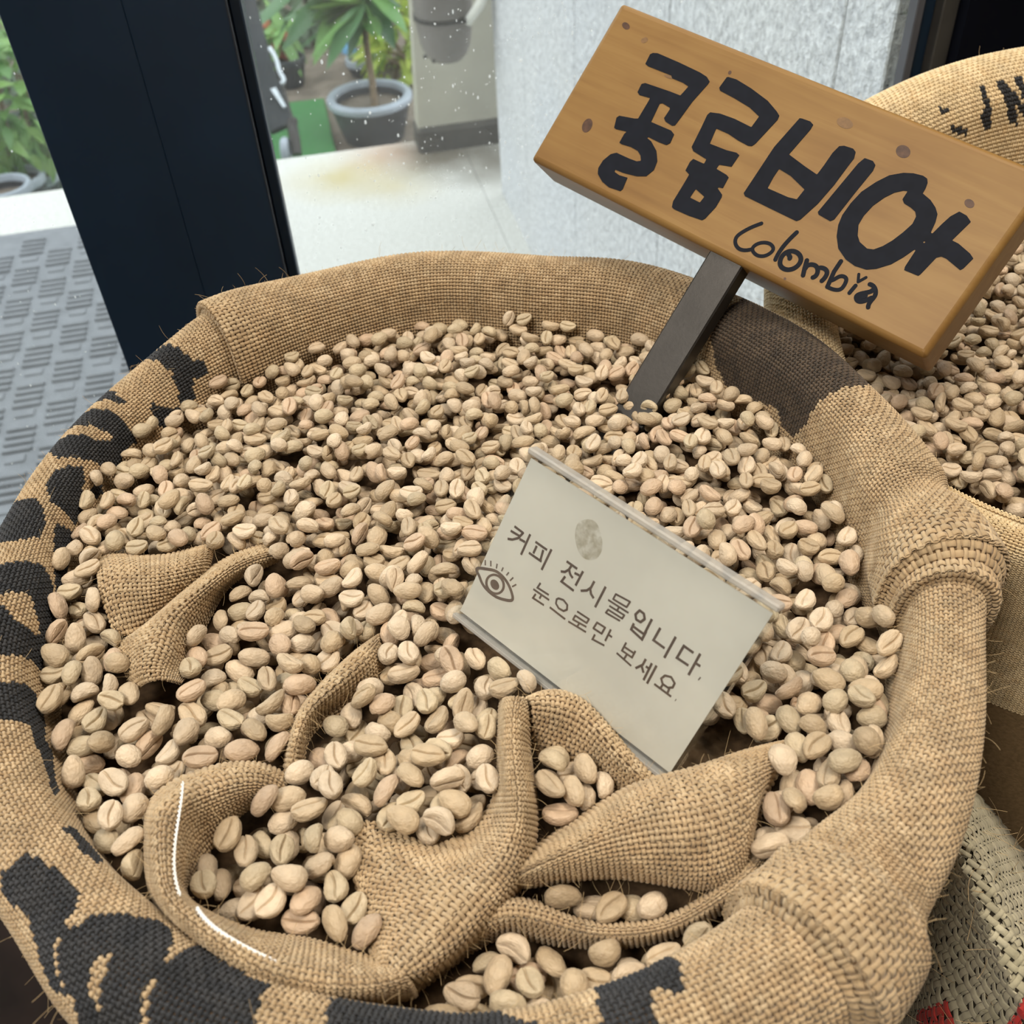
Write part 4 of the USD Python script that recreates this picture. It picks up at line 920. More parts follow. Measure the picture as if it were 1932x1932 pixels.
for p in PRINT_2: dark2[_cxy(Polygon(p).buffer(0.1), _T, _V)] = 1
c2, nn2 = weave(sack2, G2, True, dark=dark2, mats=('jute_yarn_pale', 'black_print'), seed=9)
fibres(sack2, c2[:, 8:30].reshape(-1, 3), nn2[:, 8:30].reshape(-1, 3), 500, 6)
low2 = G2[:, -1]; c_ = low2.mean(0); b2 = []
for f, z in [(1.0, None), (0.98, 0.66), (0.97, 0.55), (0.96, 0.44), (0.93, BENCH + 0.002)]:
    p = c_ + (low2 - c_) * f; p[:, 2] = low2[:, 2] if z is None else z; b2.append(p)
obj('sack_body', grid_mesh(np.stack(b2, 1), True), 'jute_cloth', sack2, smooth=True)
x2, y2 = np.arange(C2[0] - .18, C2[0] + .185, CELL), np.arange(C2[1] - .18, C2[1] + .18, CELL)
X2, Y2 = np.meshgrid(x2, y2, indexing='ij')
S2 = ZB + 0.012 * np.clip((Y2 - 0.40) / 0.15, 0, 1)
H2 = S2 - 0.0165
r2H = np.full_like(H2, -9.0); raster(r2H, x2[0], y2[0], np.concatenate([G2, G2[:1]], 0)); H2 = np.maximum(H2, np.where(r2H > ZB - 0.018, r2H, -9))
in2 = (np.hypot(X2 - C2[0], Y2 - C2[1]) < R2 * 0.975)
poured2 = pour(x2[0], y2[0], H2, S2, in2, 12, patience=3500)
print('beans2', len(poured2))
bean_pile('coffee_bean_pile', 'raw coffee beans filling the second sack at the right edge', poured2)
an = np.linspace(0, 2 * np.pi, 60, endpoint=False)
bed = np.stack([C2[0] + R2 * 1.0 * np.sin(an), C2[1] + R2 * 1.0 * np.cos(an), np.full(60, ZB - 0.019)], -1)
obj('bean_bed', trimesh.Trimesh(np.vstack([bed, C2 - [0, 0, .019]]), [[60, (i + 1) % 60, i] for i in range(60)], process=False), 'bean_bed', stage.GetPrimAtPath('/World/coffee_bean_pile_001'), label='dark sheet under the heap, standing for shade between the beans')

# ---------------------------------------------------------------- coarse white sack at the lower right
white = thing('woven_sack', 'coarse off-white woven sack with red print standing at the lower right corner', 'sack')
WR = [[(1700, 1600, .60), (1690, 1760, .60), (1680, 1900, .60), (1670, 2080, .60)],
      [(1735, 1655, .715), (1738, 1790, .705), (1738, 1900, .70), (1735, 2080, .69)],
      [(1768, 1595, .765), (1812, 1735, .755), (1845, 1850, .745), (1880, 2020, .735)],
      [(1800, 1528, .795), (1866, 1660, .785), (1912, 1765, .775), (1995, 1880, .765)],
      [(1840, 1500, .72), (1925, 1635, .70), (1990, 1740, .69), (2090, 1840, .68)],
      [(1850, 1490, .62), (1960, 1630, .60), (2040, 1740, .60), (2150, 1840, .60)]]
A = np.array(WR, float); Pw = onz(A[..., 0], A[..., 1], A[..., 2])
spw = [RectBivariateSpline(np.arange(6), np.arange(4), Pw[..., k], kx=2, ky=2) for k in range(3)]
wp = 0.0048
Gw = resample(spw, 6, 4, 2 * wp)
Nw = unit(np.cross(np.gradient(Gw, axis=0), np.gradient(Gw, axis=1)))
if Nw[..., 2].mean() < 0: Gw = Gw[:, ::-1]; Nw = unit(np.cross(np.gradient(Gw, axis=0), np.gradient(Gw, axis=1)))
Gw = Gw + Nw * (0.004 * (meshkit.noise(np.stack([Gw[..., 0] * 40, Gw[..., 1] * 40, Gw[..., 2] * 25], -1), 5) - 0.5))[..., None]
WT = [yarn_tile(50 + k, wp, flat=0.26, wide=0.35, amp=0.14, loose=0.05) for k in range(4)]
cw_ = cell_frames(Gw)[0]; pxw = project(cw_)
dw = np.zeros(cw_.shape[:2], int)
ii, jj = np.meshgrid(np.arange(dw.shape[0]), np.arange(dw.shape[1]), indexing='ij')
RED_ROWS = (pxw[..., 1] > 1885)
dw[RED_ROWS & (((pxw[..., 0] > 1735) & (pxw[..., 0] < 1800)) | (pxw[..., 0] > 1895))] = 1
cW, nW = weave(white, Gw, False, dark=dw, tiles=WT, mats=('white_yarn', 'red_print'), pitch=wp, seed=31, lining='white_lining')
edge = np.vstack([Gw[:, 0], Gw[-1, 1:], Gw[::-1, -1][1:], Gw[0, ::-1][1:-1]]); mid_ = edge.mean(0)
sk = []
for f, k in ((1.0, 0.0), (0.99, 0.15), (1.0, 0.5), (0.98, 1.0)):
    q = mid_ + (edge - mid_) * f; q[:, 2] = edge[:, 2] * (1 - k) + (BENCH + 0.002) * k - (0.001 if k == 0 else 0); sk.append(q)
obj('sack_body', grid_mesh(np.stack(sk, 1), True), 'white_cloth', white, smooth=True)
fibres(white, cW.reshape(-1, 3), nW.reshape(-1, 3), 160, 32, (0.006, 0.018), 0.00016)

# ---------------------------------------------------------------- the room and the window wall (glass frame: x along the glass, y outward)
plain('floor_wood', (0.070, 0.036, 0.022), 0.45, 0.4, 0.3, 18)
plain('room_paint', (0.22, 0.20, 0.18), 0.8, 0.3, 0.05, 10)
plain('ceiling_paint', (0.50, 0.49, 0.47), 0.85, 0.3, 0.04, 10)
plain('black_paint', (0.0025, 0.0035, 0.008), 0.7, 0.1, 0.2, 15)
plain('frame_black', (0.008, 0.022, 0.048), 0.45, 0.4, 0.15, 12)
plain('frame_grey', (0.085, 0.088, 0.105), 0.45, 0.5, 0.15, 40)
plain('frame_brown', (0.052, 0.050, 0.048), 0.5, 0.5, 0.15, 40)
plain('bead_edge', (0.022, 0.028, 0.042), 0.4, 0.5, 0.1, 40)
plain('bench_wood', (0.014, 0.008, 0.006), 0.8, 0.15, 0.35, 25)
mat('window_glass', {'t': ('transparent_bsdf', {'color': (0.94, 0.965, 0.96)}), 'g': ('glossy_bsdf', {'color': (1, 1, 1), 'roughness': 0.0}), 'lw': ('layer_weight', {'blend': 0.5}), 'pw': ('math', {'math_type': 'power', 'value2': 4.0}), 'f': ('math', {'math_type': 'multiply_add', 'value2': 0.6, 'value3': 0.02}), 'm': ('mix_closure', {}),
    'gm': ('geometry', {}), 'n': ('noise_texture', {'scale': 6.0, 'detail': 5, 'roughness': 0.65}), 'r': ('map_range', {'from_min': 0.35, 'from_max': 0.75, 'to_min': 0.012, 'to_max': 0.07}),
    'd': ('diffuse_bsdf', {'color': (0.80, 0.83, 0.83)}), 'tr': ('translucent_bsdf', {'color': (0.85, 0.88, 0.88)}), 'dt': ('mix_closure', {'fac': 0.55}), 'm2': ('mix_closure', {})},
    [('lw.facing', 'pw.value1'), ('pw.value', 'f.value1'), ('f.value', 'm.fac'), ('t.BSDF', 'm.closure1'), ('g.BSDF', 'm.closure2'), ('gm.position', 'n.vector'), ('n.fac', 'r.value'), ('r.result', 'm2.fac'), ('d.BSDF', 'dt.closure1'), ('tr.BSDF', 'dt.closure2'), ('m.closure', 'm2.closure1'), ('dt.closure', 'm2.closure2')], 'm2.closure')
def struct(name, m, mt, smooth=False, label=None, parent=None):
    p = obj(name, m, mt, parent, smooth)
    tag(p, label, kind='structure'); return p
XR, XL, ZC, YB = 1.9, -2.6, 2.7, -2.6
for i in range(18):
    pass
struct('floor', lm(box([(XL + XR) / 2, (YG + YB) / 2 - .02, -0.03], [XR - XL, YG - YB - 0.05, 0.06])), 'floor_wood', label='dark wooden floor of the shop')
struct('ceiling', lm(box([(XL + XR) / 2, (YG + YB) / 2, ZC + 0.05], [XR - XL + .2, YG - YB + .2, 0.1])), 'ceiling_paint', label='plain ceiling of the shop')
struct('wall_left', lm(box([XL - 0.05, (YG + YB) / 2, ZC / 2], [0.1, YG - YB, ZC])), 'room_paint', label='plain left wall of the shop')
struct('wall_right', lm(box([XR + 0.05, (YG + YB) / 2, ZC / 2], [0.1, YG - YB, ZC])), 'room_paint', label='plain right wall of the shop')
struct('wall_back', lm(box([(XL + XR) / 2, YB - 0.05, ZC / 2], [XR - XL + .2, 0.1, ZC])), 'room_paint', label='wall of the shop behind the camera')
struct('wall_front', lm(box([(0.4740 + XR) / 2, YG + 0.03, ZC / 2], [XR - 0.4740, 0.10, ZC])), 'black_paint', label='black wall to the right of the window frame')
struct('trim', lm(box([(XL + .474) / 2, YG + 0.02, (2.45 + ZC) / 2], [.474 - XL, 0.12, ZC - 2.45])), 'black_paint', label='black header above the window')
win = thing('window', 'large dark-framed shop window with rain-spotted glass behind the sacks', kind='structure')
# the broad black post: two profiles with a fine seam, a bead along its right side
PLX, PRX, BDX = -0.1632, -0.0252, -0.0335
zt = 2.45
obj('post', lm(box([(PLX + 0.004 - 0.09155) / 2, YG - 0.012, zt / 2], [0.092 + PLX * -1 - 0.004 - 0.184 + 0.0 if False else (-0.09155 - (PLX + 0.004)), 0.06, zt], 0.0005)), 'frame_black', win, smooth=30)
obj('post', lm(box([(-0.0915 + BDX) / 2, YG - 0.012, zt / 2], [BDX + 0.0915, 0.06, zt], 0.0005)), 'frame_black', win, smooth=30)
obj('glazing_bead', lm(box([(BDX + 0.0005 + PRX) / 2, YG - 0.006, zt / 2], [PRX - BDX - 0.001, 0.04, zt], 0.0010)), 'frame_black', win, smooth=30)
obj('glazing_bead', lm(box([PLX + 0.002, YG - 0.006, zt / 2], [0.0038, 0.04, zt], 0.0008)), 'frame_black', win, smooth=30)
obj('bead_line', lm(box([BDX, YG - 0.0275, zt / 2], [0.0009, 0.030, zt])), 'bead_edge', win)
for (xa, xb, yo, mt) in ((XW + 0.0005, 0.4497, -0.001, 'frame_grey'), (0.4498, 0.4612, 0.004, 'frame_black'), (0.4613, 0.4738, -0.006, 'frame_brown')):
    obj('jamb', lm(box([(xa + xb) / 2, YG + yo + 0.003, zt / 2], [xb - xa, 0.012, zt], 0.0008)), mt, win, smooth=30)
obj('sill', lm(box([(XL + XW) / 2, YG, 0.03], [XW - XL, 0.07, 0.06], 0.002)), 'frame_black', win, smooth=30)
obj('post', lm(box([-1.45, YG - 0.012, zt / 2], [0.138, 0.06, zt], 0.0005)), 'frame_black', win, smooth=30)
panes = [(PRX, XW + .002), (-1.38, PLX), (XL, -1.52)]
for a, b in panes:
    obj('pane', lm(box([(a + b) / 2, YG + 0.012, (0.06 + zt) / 2], [b - a, 0.006, zt - 0.06])), 'window_glass', win, label='glass pane with dust and rain marks')
# rain drops and specks on the glass
mat('water_drop', {'p': ('principled_bsdf', {'base_color': (0.95, 0.97, 0.98), 'roughness': 0.3, 'specular_ior_level': 0.6}), 't': ('translucent_bsdf', {'color': (0.97, 0.98, 0.98)}), 'm': ('mix_closure', {'fac': 0.25}), 'tt': ('transparent_bsdf', {}), 'm2': ('mix_closure', {'fac': 0.6})}, [('t.BSDF', 'm.closure1'), ('p.BSDF', 'm.closure2'), ('tt.BSDF', 'm2.closure1'), ('m.closure', 'm2.closure2')], 'm2.closure')
dr = np.random.default_rng(77)
drop = trimesh.creation.icosphere(1, 1.0); drop.vertices[:, 1] *= 0.35
dp, dsz = [], []
for (a, b, z0, z1, n) in ((PRX, 0.30, 0.70, 1.02, 420), (0.03, 0.29, 0.80, 0.97, 330), (-0.36, PLX, 0.50, 1.05, 360)):
    for _ in range(n):
        dp.append([dr.uniform(a, b), YG + 0.0088, dr.uniform(z0, z1)]); r = 0.00043 * math.exp(dr.normal(0, 0.38)); dsz.append([r * dr.uniform(.6, 1.1), r, r * dr.uniform(0.8, 2.0)])
dp = np.array(dp); dw_ = AX * dp[:, :1] + BX * dp[:, 1:2] + np.array([0, 0, 1.0]) * dp[:, 2:]
instancer('rain_drops', win, [('rain_drop', drop, 'water_drop')], dw_, np.repeat(ROT[None, :3, :3], len(dp), 0), dsz, np.zeros(len(dp), int), label='rain drops and specks on the glass')
# low dark bench that carries the sacks
bench = thing('display_bench', 'low dark wooden display bench of planks under the sacks', 'bench')
for k in range(7):
    y = -0.50 + k * 0.163
    obj('plank', lm(box([-0.02, y + 0.08, BENCH - 0.012], [1.75, 0.158, 0.024], 0.003)), 'bench_wood', bench, smooth=30)
for x in (-0.8, 0.76):
    for y in (-0.42, 0.58):
        obj('leg', lm(box([x, y, (BENCH - 0.024) / 2], [0.06, 0.06, BENCH - 0.024], 0.003)), 'bench_wood', bench, smooth=30)
# two ceiling lamps (out of the frame) that give the room's light
plain('lamp_body', (0.8, 0.8, 0.78), 0.5, 0.5, 0.02, 10)
for p in ((-0.75, -0.5), (0.55, 0.36)):
    t = thing('ceiling_lamp', 'square white ceiling lamp panel ' + ('left of and behind' if p[0] < 0 else 'right of') + ' the camera, out of frame', 'lamp')
    obj('frame', box([p[0], p[1], 2.668], [0.68, 0.68, 0.06], 0.005), 'lamp_body', t, smooth=30)

# ---------------------------------------------------------------- outside: granite wall, granite step, mat
def granite(name, lo, hi, bump, dist, bscale, stain=False):
    nodes = {'g': ('geometry', {}), 'n': ('noise_texture', {'scale': 120.0, 'detail': 4, 'roughness': 0.7}), 'r': ('rgb_ramp', {'ramp': [(0.33, lo), (0.5, tuple((a + b) / 2 for a, b in zip(lo, hi))), (0.68, hi)]}),
             'n2': ('noise_texture', {'scale': bscale, 'detail': 6, 'roughness': 0.62}), 'b': ('bump', {'strength': bump, 'distance': dist}),
             'n3': ('noise_texture', {'scale': 2.6, 'detail': 4}), 'r3': ('rgb_ramp', {'ramp': [(0.42, (1, 1, 1)), (0.62, (0.97, 0.94, 0.86) if stain else (0.97, 0.98, 1.0))]}),
             'x': ('mix', {'mix_type': 'multiply', 'fac': 1.0}), 'p': ('principled_bsdf', {'roughness': 0.75, 'specular_ior_level': 0.3})}
    mat(name, nodes, [('g.position', 'n.vector'), ('n.fac', 'r.fac'), ('g.position', 'n2.vector'), ('n2.fac', 'b.height'), ('g.position', 'n3.vector'), ('n3.fac', 'r3.fac'), ('r.color', 'x.color1'), ('r3.color', 'x.color2'), ('x.color', 'p.base_color'), ('b.normal', 'p.normal')])
granite('granite_wall', (0.46, 0.47, 0.49), (0.90, 0.91, 0.92), 1.0, 0.010, 60)
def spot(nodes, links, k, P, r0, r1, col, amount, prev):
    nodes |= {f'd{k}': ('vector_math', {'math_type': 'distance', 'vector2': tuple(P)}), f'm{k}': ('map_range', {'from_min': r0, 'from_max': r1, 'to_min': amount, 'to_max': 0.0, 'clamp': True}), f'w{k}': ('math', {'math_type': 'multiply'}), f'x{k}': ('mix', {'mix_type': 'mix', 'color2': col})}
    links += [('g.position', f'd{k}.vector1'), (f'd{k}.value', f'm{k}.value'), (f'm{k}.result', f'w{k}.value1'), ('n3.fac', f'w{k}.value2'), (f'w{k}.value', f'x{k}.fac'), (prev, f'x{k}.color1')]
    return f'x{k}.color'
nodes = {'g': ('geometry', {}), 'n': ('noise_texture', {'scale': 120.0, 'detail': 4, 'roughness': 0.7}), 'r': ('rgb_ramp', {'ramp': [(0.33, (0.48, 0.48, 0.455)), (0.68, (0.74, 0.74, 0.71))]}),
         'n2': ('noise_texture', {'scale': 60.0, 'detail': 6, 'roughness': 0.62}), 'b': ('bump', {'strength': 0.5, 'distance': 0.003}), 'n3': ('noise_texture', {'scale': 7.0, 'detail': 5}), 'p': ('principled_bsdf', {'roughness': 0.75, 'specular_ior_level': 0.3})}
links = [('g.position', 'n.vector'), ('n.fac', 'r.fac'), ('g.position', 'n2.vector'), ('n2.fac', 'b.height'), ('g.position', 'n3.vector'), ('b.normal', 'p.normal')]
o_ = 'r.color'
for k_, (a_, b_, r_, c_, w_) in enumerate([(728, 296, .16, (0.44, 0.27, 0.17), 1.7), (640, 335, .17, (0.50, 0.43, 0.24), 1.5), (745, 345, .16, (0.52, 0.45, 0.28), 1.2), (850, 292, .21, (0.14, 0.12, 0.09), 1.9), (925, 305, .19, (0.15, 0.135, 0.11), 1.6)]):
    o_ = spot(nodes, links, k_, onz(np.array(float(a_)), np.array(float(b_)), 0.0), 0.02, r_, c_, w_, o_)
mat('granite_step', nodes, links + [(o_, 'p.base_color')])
plain('joint_grey', (0.34, 0.35, 0.36), 0.9, 0.2, 0.1, 60)
wallp = thing('wall_granite', 'light grey rough granite panel wall running outward from the glass', kind='structure')
obj('backing', lm(box([XW + 0.05, (YG + 0.05 + 2.365) / 2, 1.1], [0.08, 2.365 - YG - 0.07, 3.4])), 'joint_grey', wallp)
ys = [0.40, 0.810, 1.224, 1.6615, 2.056, 2.367]
for k in range(5):
    y0 = max(ys[k], YG + 0.022) if k == 0 else ys[k] + 0.0015
    obj('panel', lm(box([XW + 0.015, (y0 + ys[k + 1] - 0.0015) / 2, 1.1], [0.03, ys[k + 1] - 0.0015 - y0, 3.42], 0.0015)), 'granite_wall', wallp, smooth=30)
step = thing('step', 'pale granite step outside the window', kind='structure')
xs_ = [-3.2, -2.3, -1.4, -0.5, 0.40, 1.3]; yy_ = [YG + 0.04, 1.62, STEP_Y]
for i in range(5):
    for j in range(2):
        obj('slab', lm(box([(xs_[i] + xs_[i + 1]) / 2, (yy_[j] + yy_[j + 1]) / 2, -0.02], [xs_[i + 1] - xs_[i] - 0.001, yy_[j + 1] - yy_[j] - 0.001, 0.04], 0.0006)), 'granite_step', step, smooth=30)
obj('riser', lm(box([-0.95, (YG + STEP_Y) / 2, -0.22], [4.5, STEP_Y - YG - 0.06, 0.355])), 'joint_grey', step)
plain('stain_orange', (0.62, 0.45, 0.33), 0.8, 0.3, 0.1, 30)
# rubber mat with a basket pattern of ribs
plain('mat_rubber', (0.21, 0.222, 0.245), 0.7, 0.3, 0.12, 35, 0.3, 300, 0.0006)
matt = thing('door_mat', 'grey ribbed rubber mat on the granite step, left of the black post', 'mat')
MX0, MX1, MY0, MY1 = -1.60, -0.235, 0.80, 2.50
obj('base', lm(box([(MX0 + MX1) / 2, (MY0 + MY1) / 2, 0.004], [MX1 - MX0, MY1 - MY0, 0.008], 0.002)), 'mat_rubber', matt, smooth=30)
bw, bh = 0.066, 0.140
nx, ny = int((MX1 - MX0 - .03) / bw), int((MY1 - MY0 - 0.03) / bh)
for i in range(nx):
    for j in range(ny):
        cx, cy = MX1 - 0.02 - bw * (i + .5), MY1 - 0.02 - bh * (j + .5) - (0.5 * bh if i % 2 else 0)
        if cy - bh / 2 < MY0 + .01: continue
        ms = []
        if True:
            for q in range(4):
                ms.append(box([cx, cy + bh * 0.62 * ((q - 1.5) / 4), 0.0095], [bw * 0.80, bh * 0.085, 0.010], 0.002))
        ms.append(box([cx, cy - bh * 0.42, 0.009], [bw * 0.55, bh * 0.16, 0.005], 0.002))
        obj('rib_block', lm(cat(ms)), 'mat_rubber', matt)
# square beige pillar with a dark plinth, at the step's far edge beside the granite wall
plain('beige_stone', (0.40, 0.385, 0.32), 0.7, 0.3, 0.08, 9)
plain('dark_stone', (0.060, 0.055, 0.048), 0.8, 0.3, 0.35, 28, 0.4, 120, 0.003)
pil = thing('beige_pillar', 'plain beige pillar with a dark rough plinth beside the granite wall', 'pillar')
pm = trimesh.convex.convex_hull(np.array([[x, y, z] for z, xa in ((0.06, 0.285), (0.85, 0.330)) for x in (xa, 0.62) for y in (2.665, 2.73)]))
obj('shaft', lm(pm), 'beige_stone', pil)
obj('plinth', lm(box([0.452, 2.70, 0.026], [0.345, 0.10, 0.075], 0.010)), 'dark_stone', pil, smooth=30)
# rounded vessel in front of the pillar, with a white hose
plain('vessel_grey', (0.165, 0.150, 0.138), 0.5, 0.5, 0.12, 12)
plain('vessel_dark', (0.03, 0.028, 0.026), 0.6, 0.4, 0.1, 30)
plain('hose_white', (0.72, 0.72, 0.66), 0.45, 0.5, 0.05, 30)
vl = ondepth(839, 60, 2.30); vx = loc(vl)
ves = thing('grey_vessel', 'rounded grey-brown vessel with a raised band hanging before the beige pillar', 'vessel')
vr = 0.064; zb = float(ondepth(842, 132, 2.30)[2]); zs = float(ondepth(838, 25, 2.28)[2])
prof = [(0.001, zb), (0.022, zb + 0.001), (0.040, zb + 0.008), (0.052, zb + 0.026), (0.060, zb + 0.06), (0.064, zs), (0.066, zs + 0.2), (0.064, zs + 0.42), (0.05, zs + 0.5), (0.001, zs + 0.52)]
m = lathe(smooth_path(prof, 40), 40); m.apply_translation([vl[0], vl[1], 0]); obj('body', m, 'vessel_grey', ves, smooth=True)
m = lathe([(0.063, zs - 0.004), (0.0675, zs - 0.003), (0.0675, zs + 0.004), (0.063, zs + 0.005)], 40); m.apply_translation([vl[0], vl[1], 0]); obj('band', m, 'vessel_dark', ves, smooth=30)
for (bxp, byp) in ((802, 107), (818, 115), (878, 40)):
    q = ondepth(bxp, byp, 2.235); b_ = trimesh.creation.icosphere(2, 0.0045); b_.apply_translation(q); obj('bolt', b_, 'vessel_dark', ves, smooth=True)
hp = np.array([ondepth(a, b, d) for a, b, d in ((884, 40, 2.25), (892, 28, 2.22), (903, 12, 2.20), (912, -8, 2.20), (918, -40, 2.21), (918, -90, 2.25))])
obj('hose', tube(smooth_path(hp, 30), 0.0105, 10), 'hose_white', ves, smooth=True, label='white hose')

# ---------------------------------------------------------------- the garden beyond the step
plain('soil', (0.20, 0.165, 0.135), 0.95, 0.2, 0.3, 14, 0.6, 60, 0.01)
plain('turf_green', (0.075, 0.235, 0.085), 0.9, 0.2, 0.18, 260, 0.8, 500, 0.004)
plain('pot_dark', (0.040, 0.043, 0.052), 0.5, 0.5, 0.25, 20)
plain('pot_rim', (0.36, 0.405, 0.47), 0.45, 0.5, 0.1, 20)
plain('bark', (0.20, 0.145, 0.095), 0.85, 0.2, 0.3, 60)
plain('bark_pale', (0.33, 0.30, 0.27), 0.85, 0.2, 0.3, 30)
plain('hedge_dark', (0.020, 0.032, 0.024), 0.9, 0.2, 0.4, 12)
plain('red_stem', (0.42, 0.10, 0.07), 0.7, 0.3, 0.2, 60)
plain('orange_bloom', (0.68, 0.24, 0.15), 0.7, 0.3, 0.2, 60)
plain('blue_plastic', (0.13, 0.36, 0.60), 0.5, 0.5, 0.1, 60)
plain('chair_fabric', (0.045, 0.050, 0.056), 0.85, 0.3, 0.2, 90)
plain('chair_white', (0.62, 0.68, 0.74), 0.5, 0.5, 0.08, 60)
def leafmat(name, cols, gloss=0.4):
    nodes = {'o': ('object_info', {}), 'r': ('rgb_ramp', {'ramp': [(i / (len(cols) - 1), c) for i, c in enumerate(cols)]}), 'p': ('principled_bsdf', {'roughness': gloss, 'specular_ior_level': 0.5}), 't': ('translucent_bsdf', {}), 'm': ('mix_closure', {'fac': 0.30})}
    mat(name, nodes, [('o.random', 'r.fac'), ('r.color', 'p.base_color'), ('r.color', 't.color'), ('p.BSDF', 'm.closure1'), ('t.BSDF', 'm.closure2')], 'm.closure')
leafmat('leaf_deep', [(0.055, 0.14, 0.06), (0.09, 0.20, 0.09), (0.13, 0.26, 0.12)], 0.3)
leafmat('leaf_mid', [(0.13, 0.28, 0.09), (0.20, 0.38, 0.11), (0.29, 0.46, 0.13)])
leafmat('leaf_yellow', [(0.40, 0.54, 0.08), (0.52, 0.60, 0.10), (0.28, 0.46, 0.09)])
leafmat('leaf_dark', [(0.022, 0.05, 0.028), (0.035, 0.075, 0.04), (0.06, 0.11, 0.055)])
leafmat('leaf_grey', [(0.18, 0.26, 0.19), (0.28, 0.38, 0.27), (0.36, 0.46, 0.34)])
struct('ground', lm(box([-0.4, 5.2, SOIL - 0.05], [7.5, 4.92, 0.1])), 'soil', label='bare brown garden soil')
turf = obj('turf', lm(box([-0.06, 3.35, SOIL + 0.011], [0.28, 1.10, 0.02], 0.004)), 'turf_green'); tag(turf, 'strip of green artificial turf between the pots', 'turf')
turf2 = obj('turf', lm(box([-0.74, 3.7, SOIL + 0.011], [0.26, 1.9, 0.02], 0.004)), 'turf_green'); tag(turf2, 'green turf strip left of the black window post', 'turf')
def pot(name, label, p, r, h, category='plant pot', rim='pot_rim', soil_drop=0.12):
    """a tapered pot whose rim's centre is p"""
    t = thing(name, label, category, p)
    b = r * 0.70
    obj('pot_body', lathe([(0.001, -h), (b, -h), (r * 0.93, -0.02), (r * 0.93, 0.0), (r * 0.86, 0.0), (r * 0.84, -0.02), (b * 0.95, -h + 0.01), (0.001, -h + 0.01)], 48), 'pot_dark', t, smooth=35)
    obj('pot_rim', lathe(np.array([(r * 0.80, -0.008), (r * 0.81, 0.006), (r * 0.85, 0.011), (r * 0.96, 0.010), (r, 0.003), (r * 0.995, -0.012), (r * 0.94, -0.016), (r * 0.80, -0.008)]), 48), rim, t, smooth=40)
    m = lathe([(0.001, -h * soil_drop * 0.9), (r * 0.4, -h * soil_drop), (r * 0.845, -h * soil_drop * 1.1)], 36); m.vertices += np.c_[np.zeros((len(m.vertices), 2)), 0.006 * meshkit.noise(m.vertices * 60)]
    obj('potting_soil', m, 'soil', t, smooth=True)
    return t
def leaf(L, W, droop=0.25, fold=0.18, n=9):
    s = np.linspace(0, 1, n); w = W / 2 * np.sin(np.pi * np.clip(s, 0.0, 1) ** 0.8) ** 0.9; z = -droop * L * s * s
    rows = [np.stack([s * L, k * w, z + abs(k) * fold * w], -1) for k in (-1, -0.5, 0, 0.5, 1)]
    return grid_mesh(np.stack(rows, 1))
def aim(d, roll=0.0):
    d = unit(d); x = d; y = unit(np.cross([0, 0, 1.0], x) + 1e-9); z = np.cross(x, y)
    c, s = math.cos(roll), math.sin(roll)
    return np.stack([x, y * c + z * s, z * c - y * s], -1)
def place(m, R, p):
    T = np.eye(4); T[:3, :3] = R; T[:3, 3] = p; m = m.copy(); m.apply_transform(T); return m
def shrub(name, label, c, size, n, leafm, L, W, seed, stem='bark', category='shrub', droop=0.3, stems=5, group=None):
    r = np.random.default_rng(seed); t = thing(name, label, category, group=group)
    P, Rm, sc = [], [], []
    for _ in range(n):
        d = unit(r.normal(0, 1, 3)); q = np.array(c) + d * np.array(size) * r.uniform(0.45, 1.0) ** 0.6
        dd = unit(d * 0.8 + r.normal(0, 0.5, 3) + np.array([0, 0, -0.15])); P.append(q); Rm.append(aim(dd, r.normal(0, 0.5))); k = r.uniform(0.6, 1.25); sc.append([k, k * r.uniform(.8, 1.2), k])
    instancer('foliage', t, [('leaf', leaf(L, W, droop), leafm)], P, np.array(Rm), sc, np.zeros(n, int))
    ms = []
    for _ in range(stems):
        tip = np.array(c) + unit(r.normal(0, 1, 3)) * np.array(size) * 0.6; base = np.array([c[0] + r.normal(0, .03), c[1] + r.normal(0, .03), SOIL - 0.01])
        ms.append(tube(smooth_path([base, (base + tip) / 2 + r.normal(0, 0.03, 3), tip], 8), np.linspace(0.010, 0.004, 8), 6))
    obj('stem', cat(ms), stem, t, smooth=True)
    return t
# the potted tree by the step
zp = 0.035; pr = ondepth(697, 185, 1.0); 
def atz(px_, py_, z): return onz(np.array(float(px_)), np.array(float(py_)), z)
PP = ondepth(697, 183, float((atz(690, 288, SOIL) - EYE) @ CF)); zp = float(PP[2]); rr = 162 / 2 / FPX * float((PP - EYE) @ CF)
tree = pot('potted_tree', 'young tree with long drooping leaves in a big dark pot with a grey-blue rim', PP, rr, zp - SOIL - 0.001, 'potted tree', soil_drop=0.24)
tz = lambda a, b, d: ondepth(a, b, d) - PP
dP = float((PP - EYE) @ CF)
trunk = smooth_path([tz(706, 192, dP), tz(700, 140, dP), tz(692, 90, dP + .01), tz(688, 40, dP + .02), tz(684, -30, dP + .04), tz(688, -160, dP + .1)], 24)
trunk[0, 2] -= 0.02
obj('trunk', tube(trunk, np.linspace(0.0125, 0.009, 24), 10), 'bark', tree, smooth=True)
lr = np.random.default_rng(5)
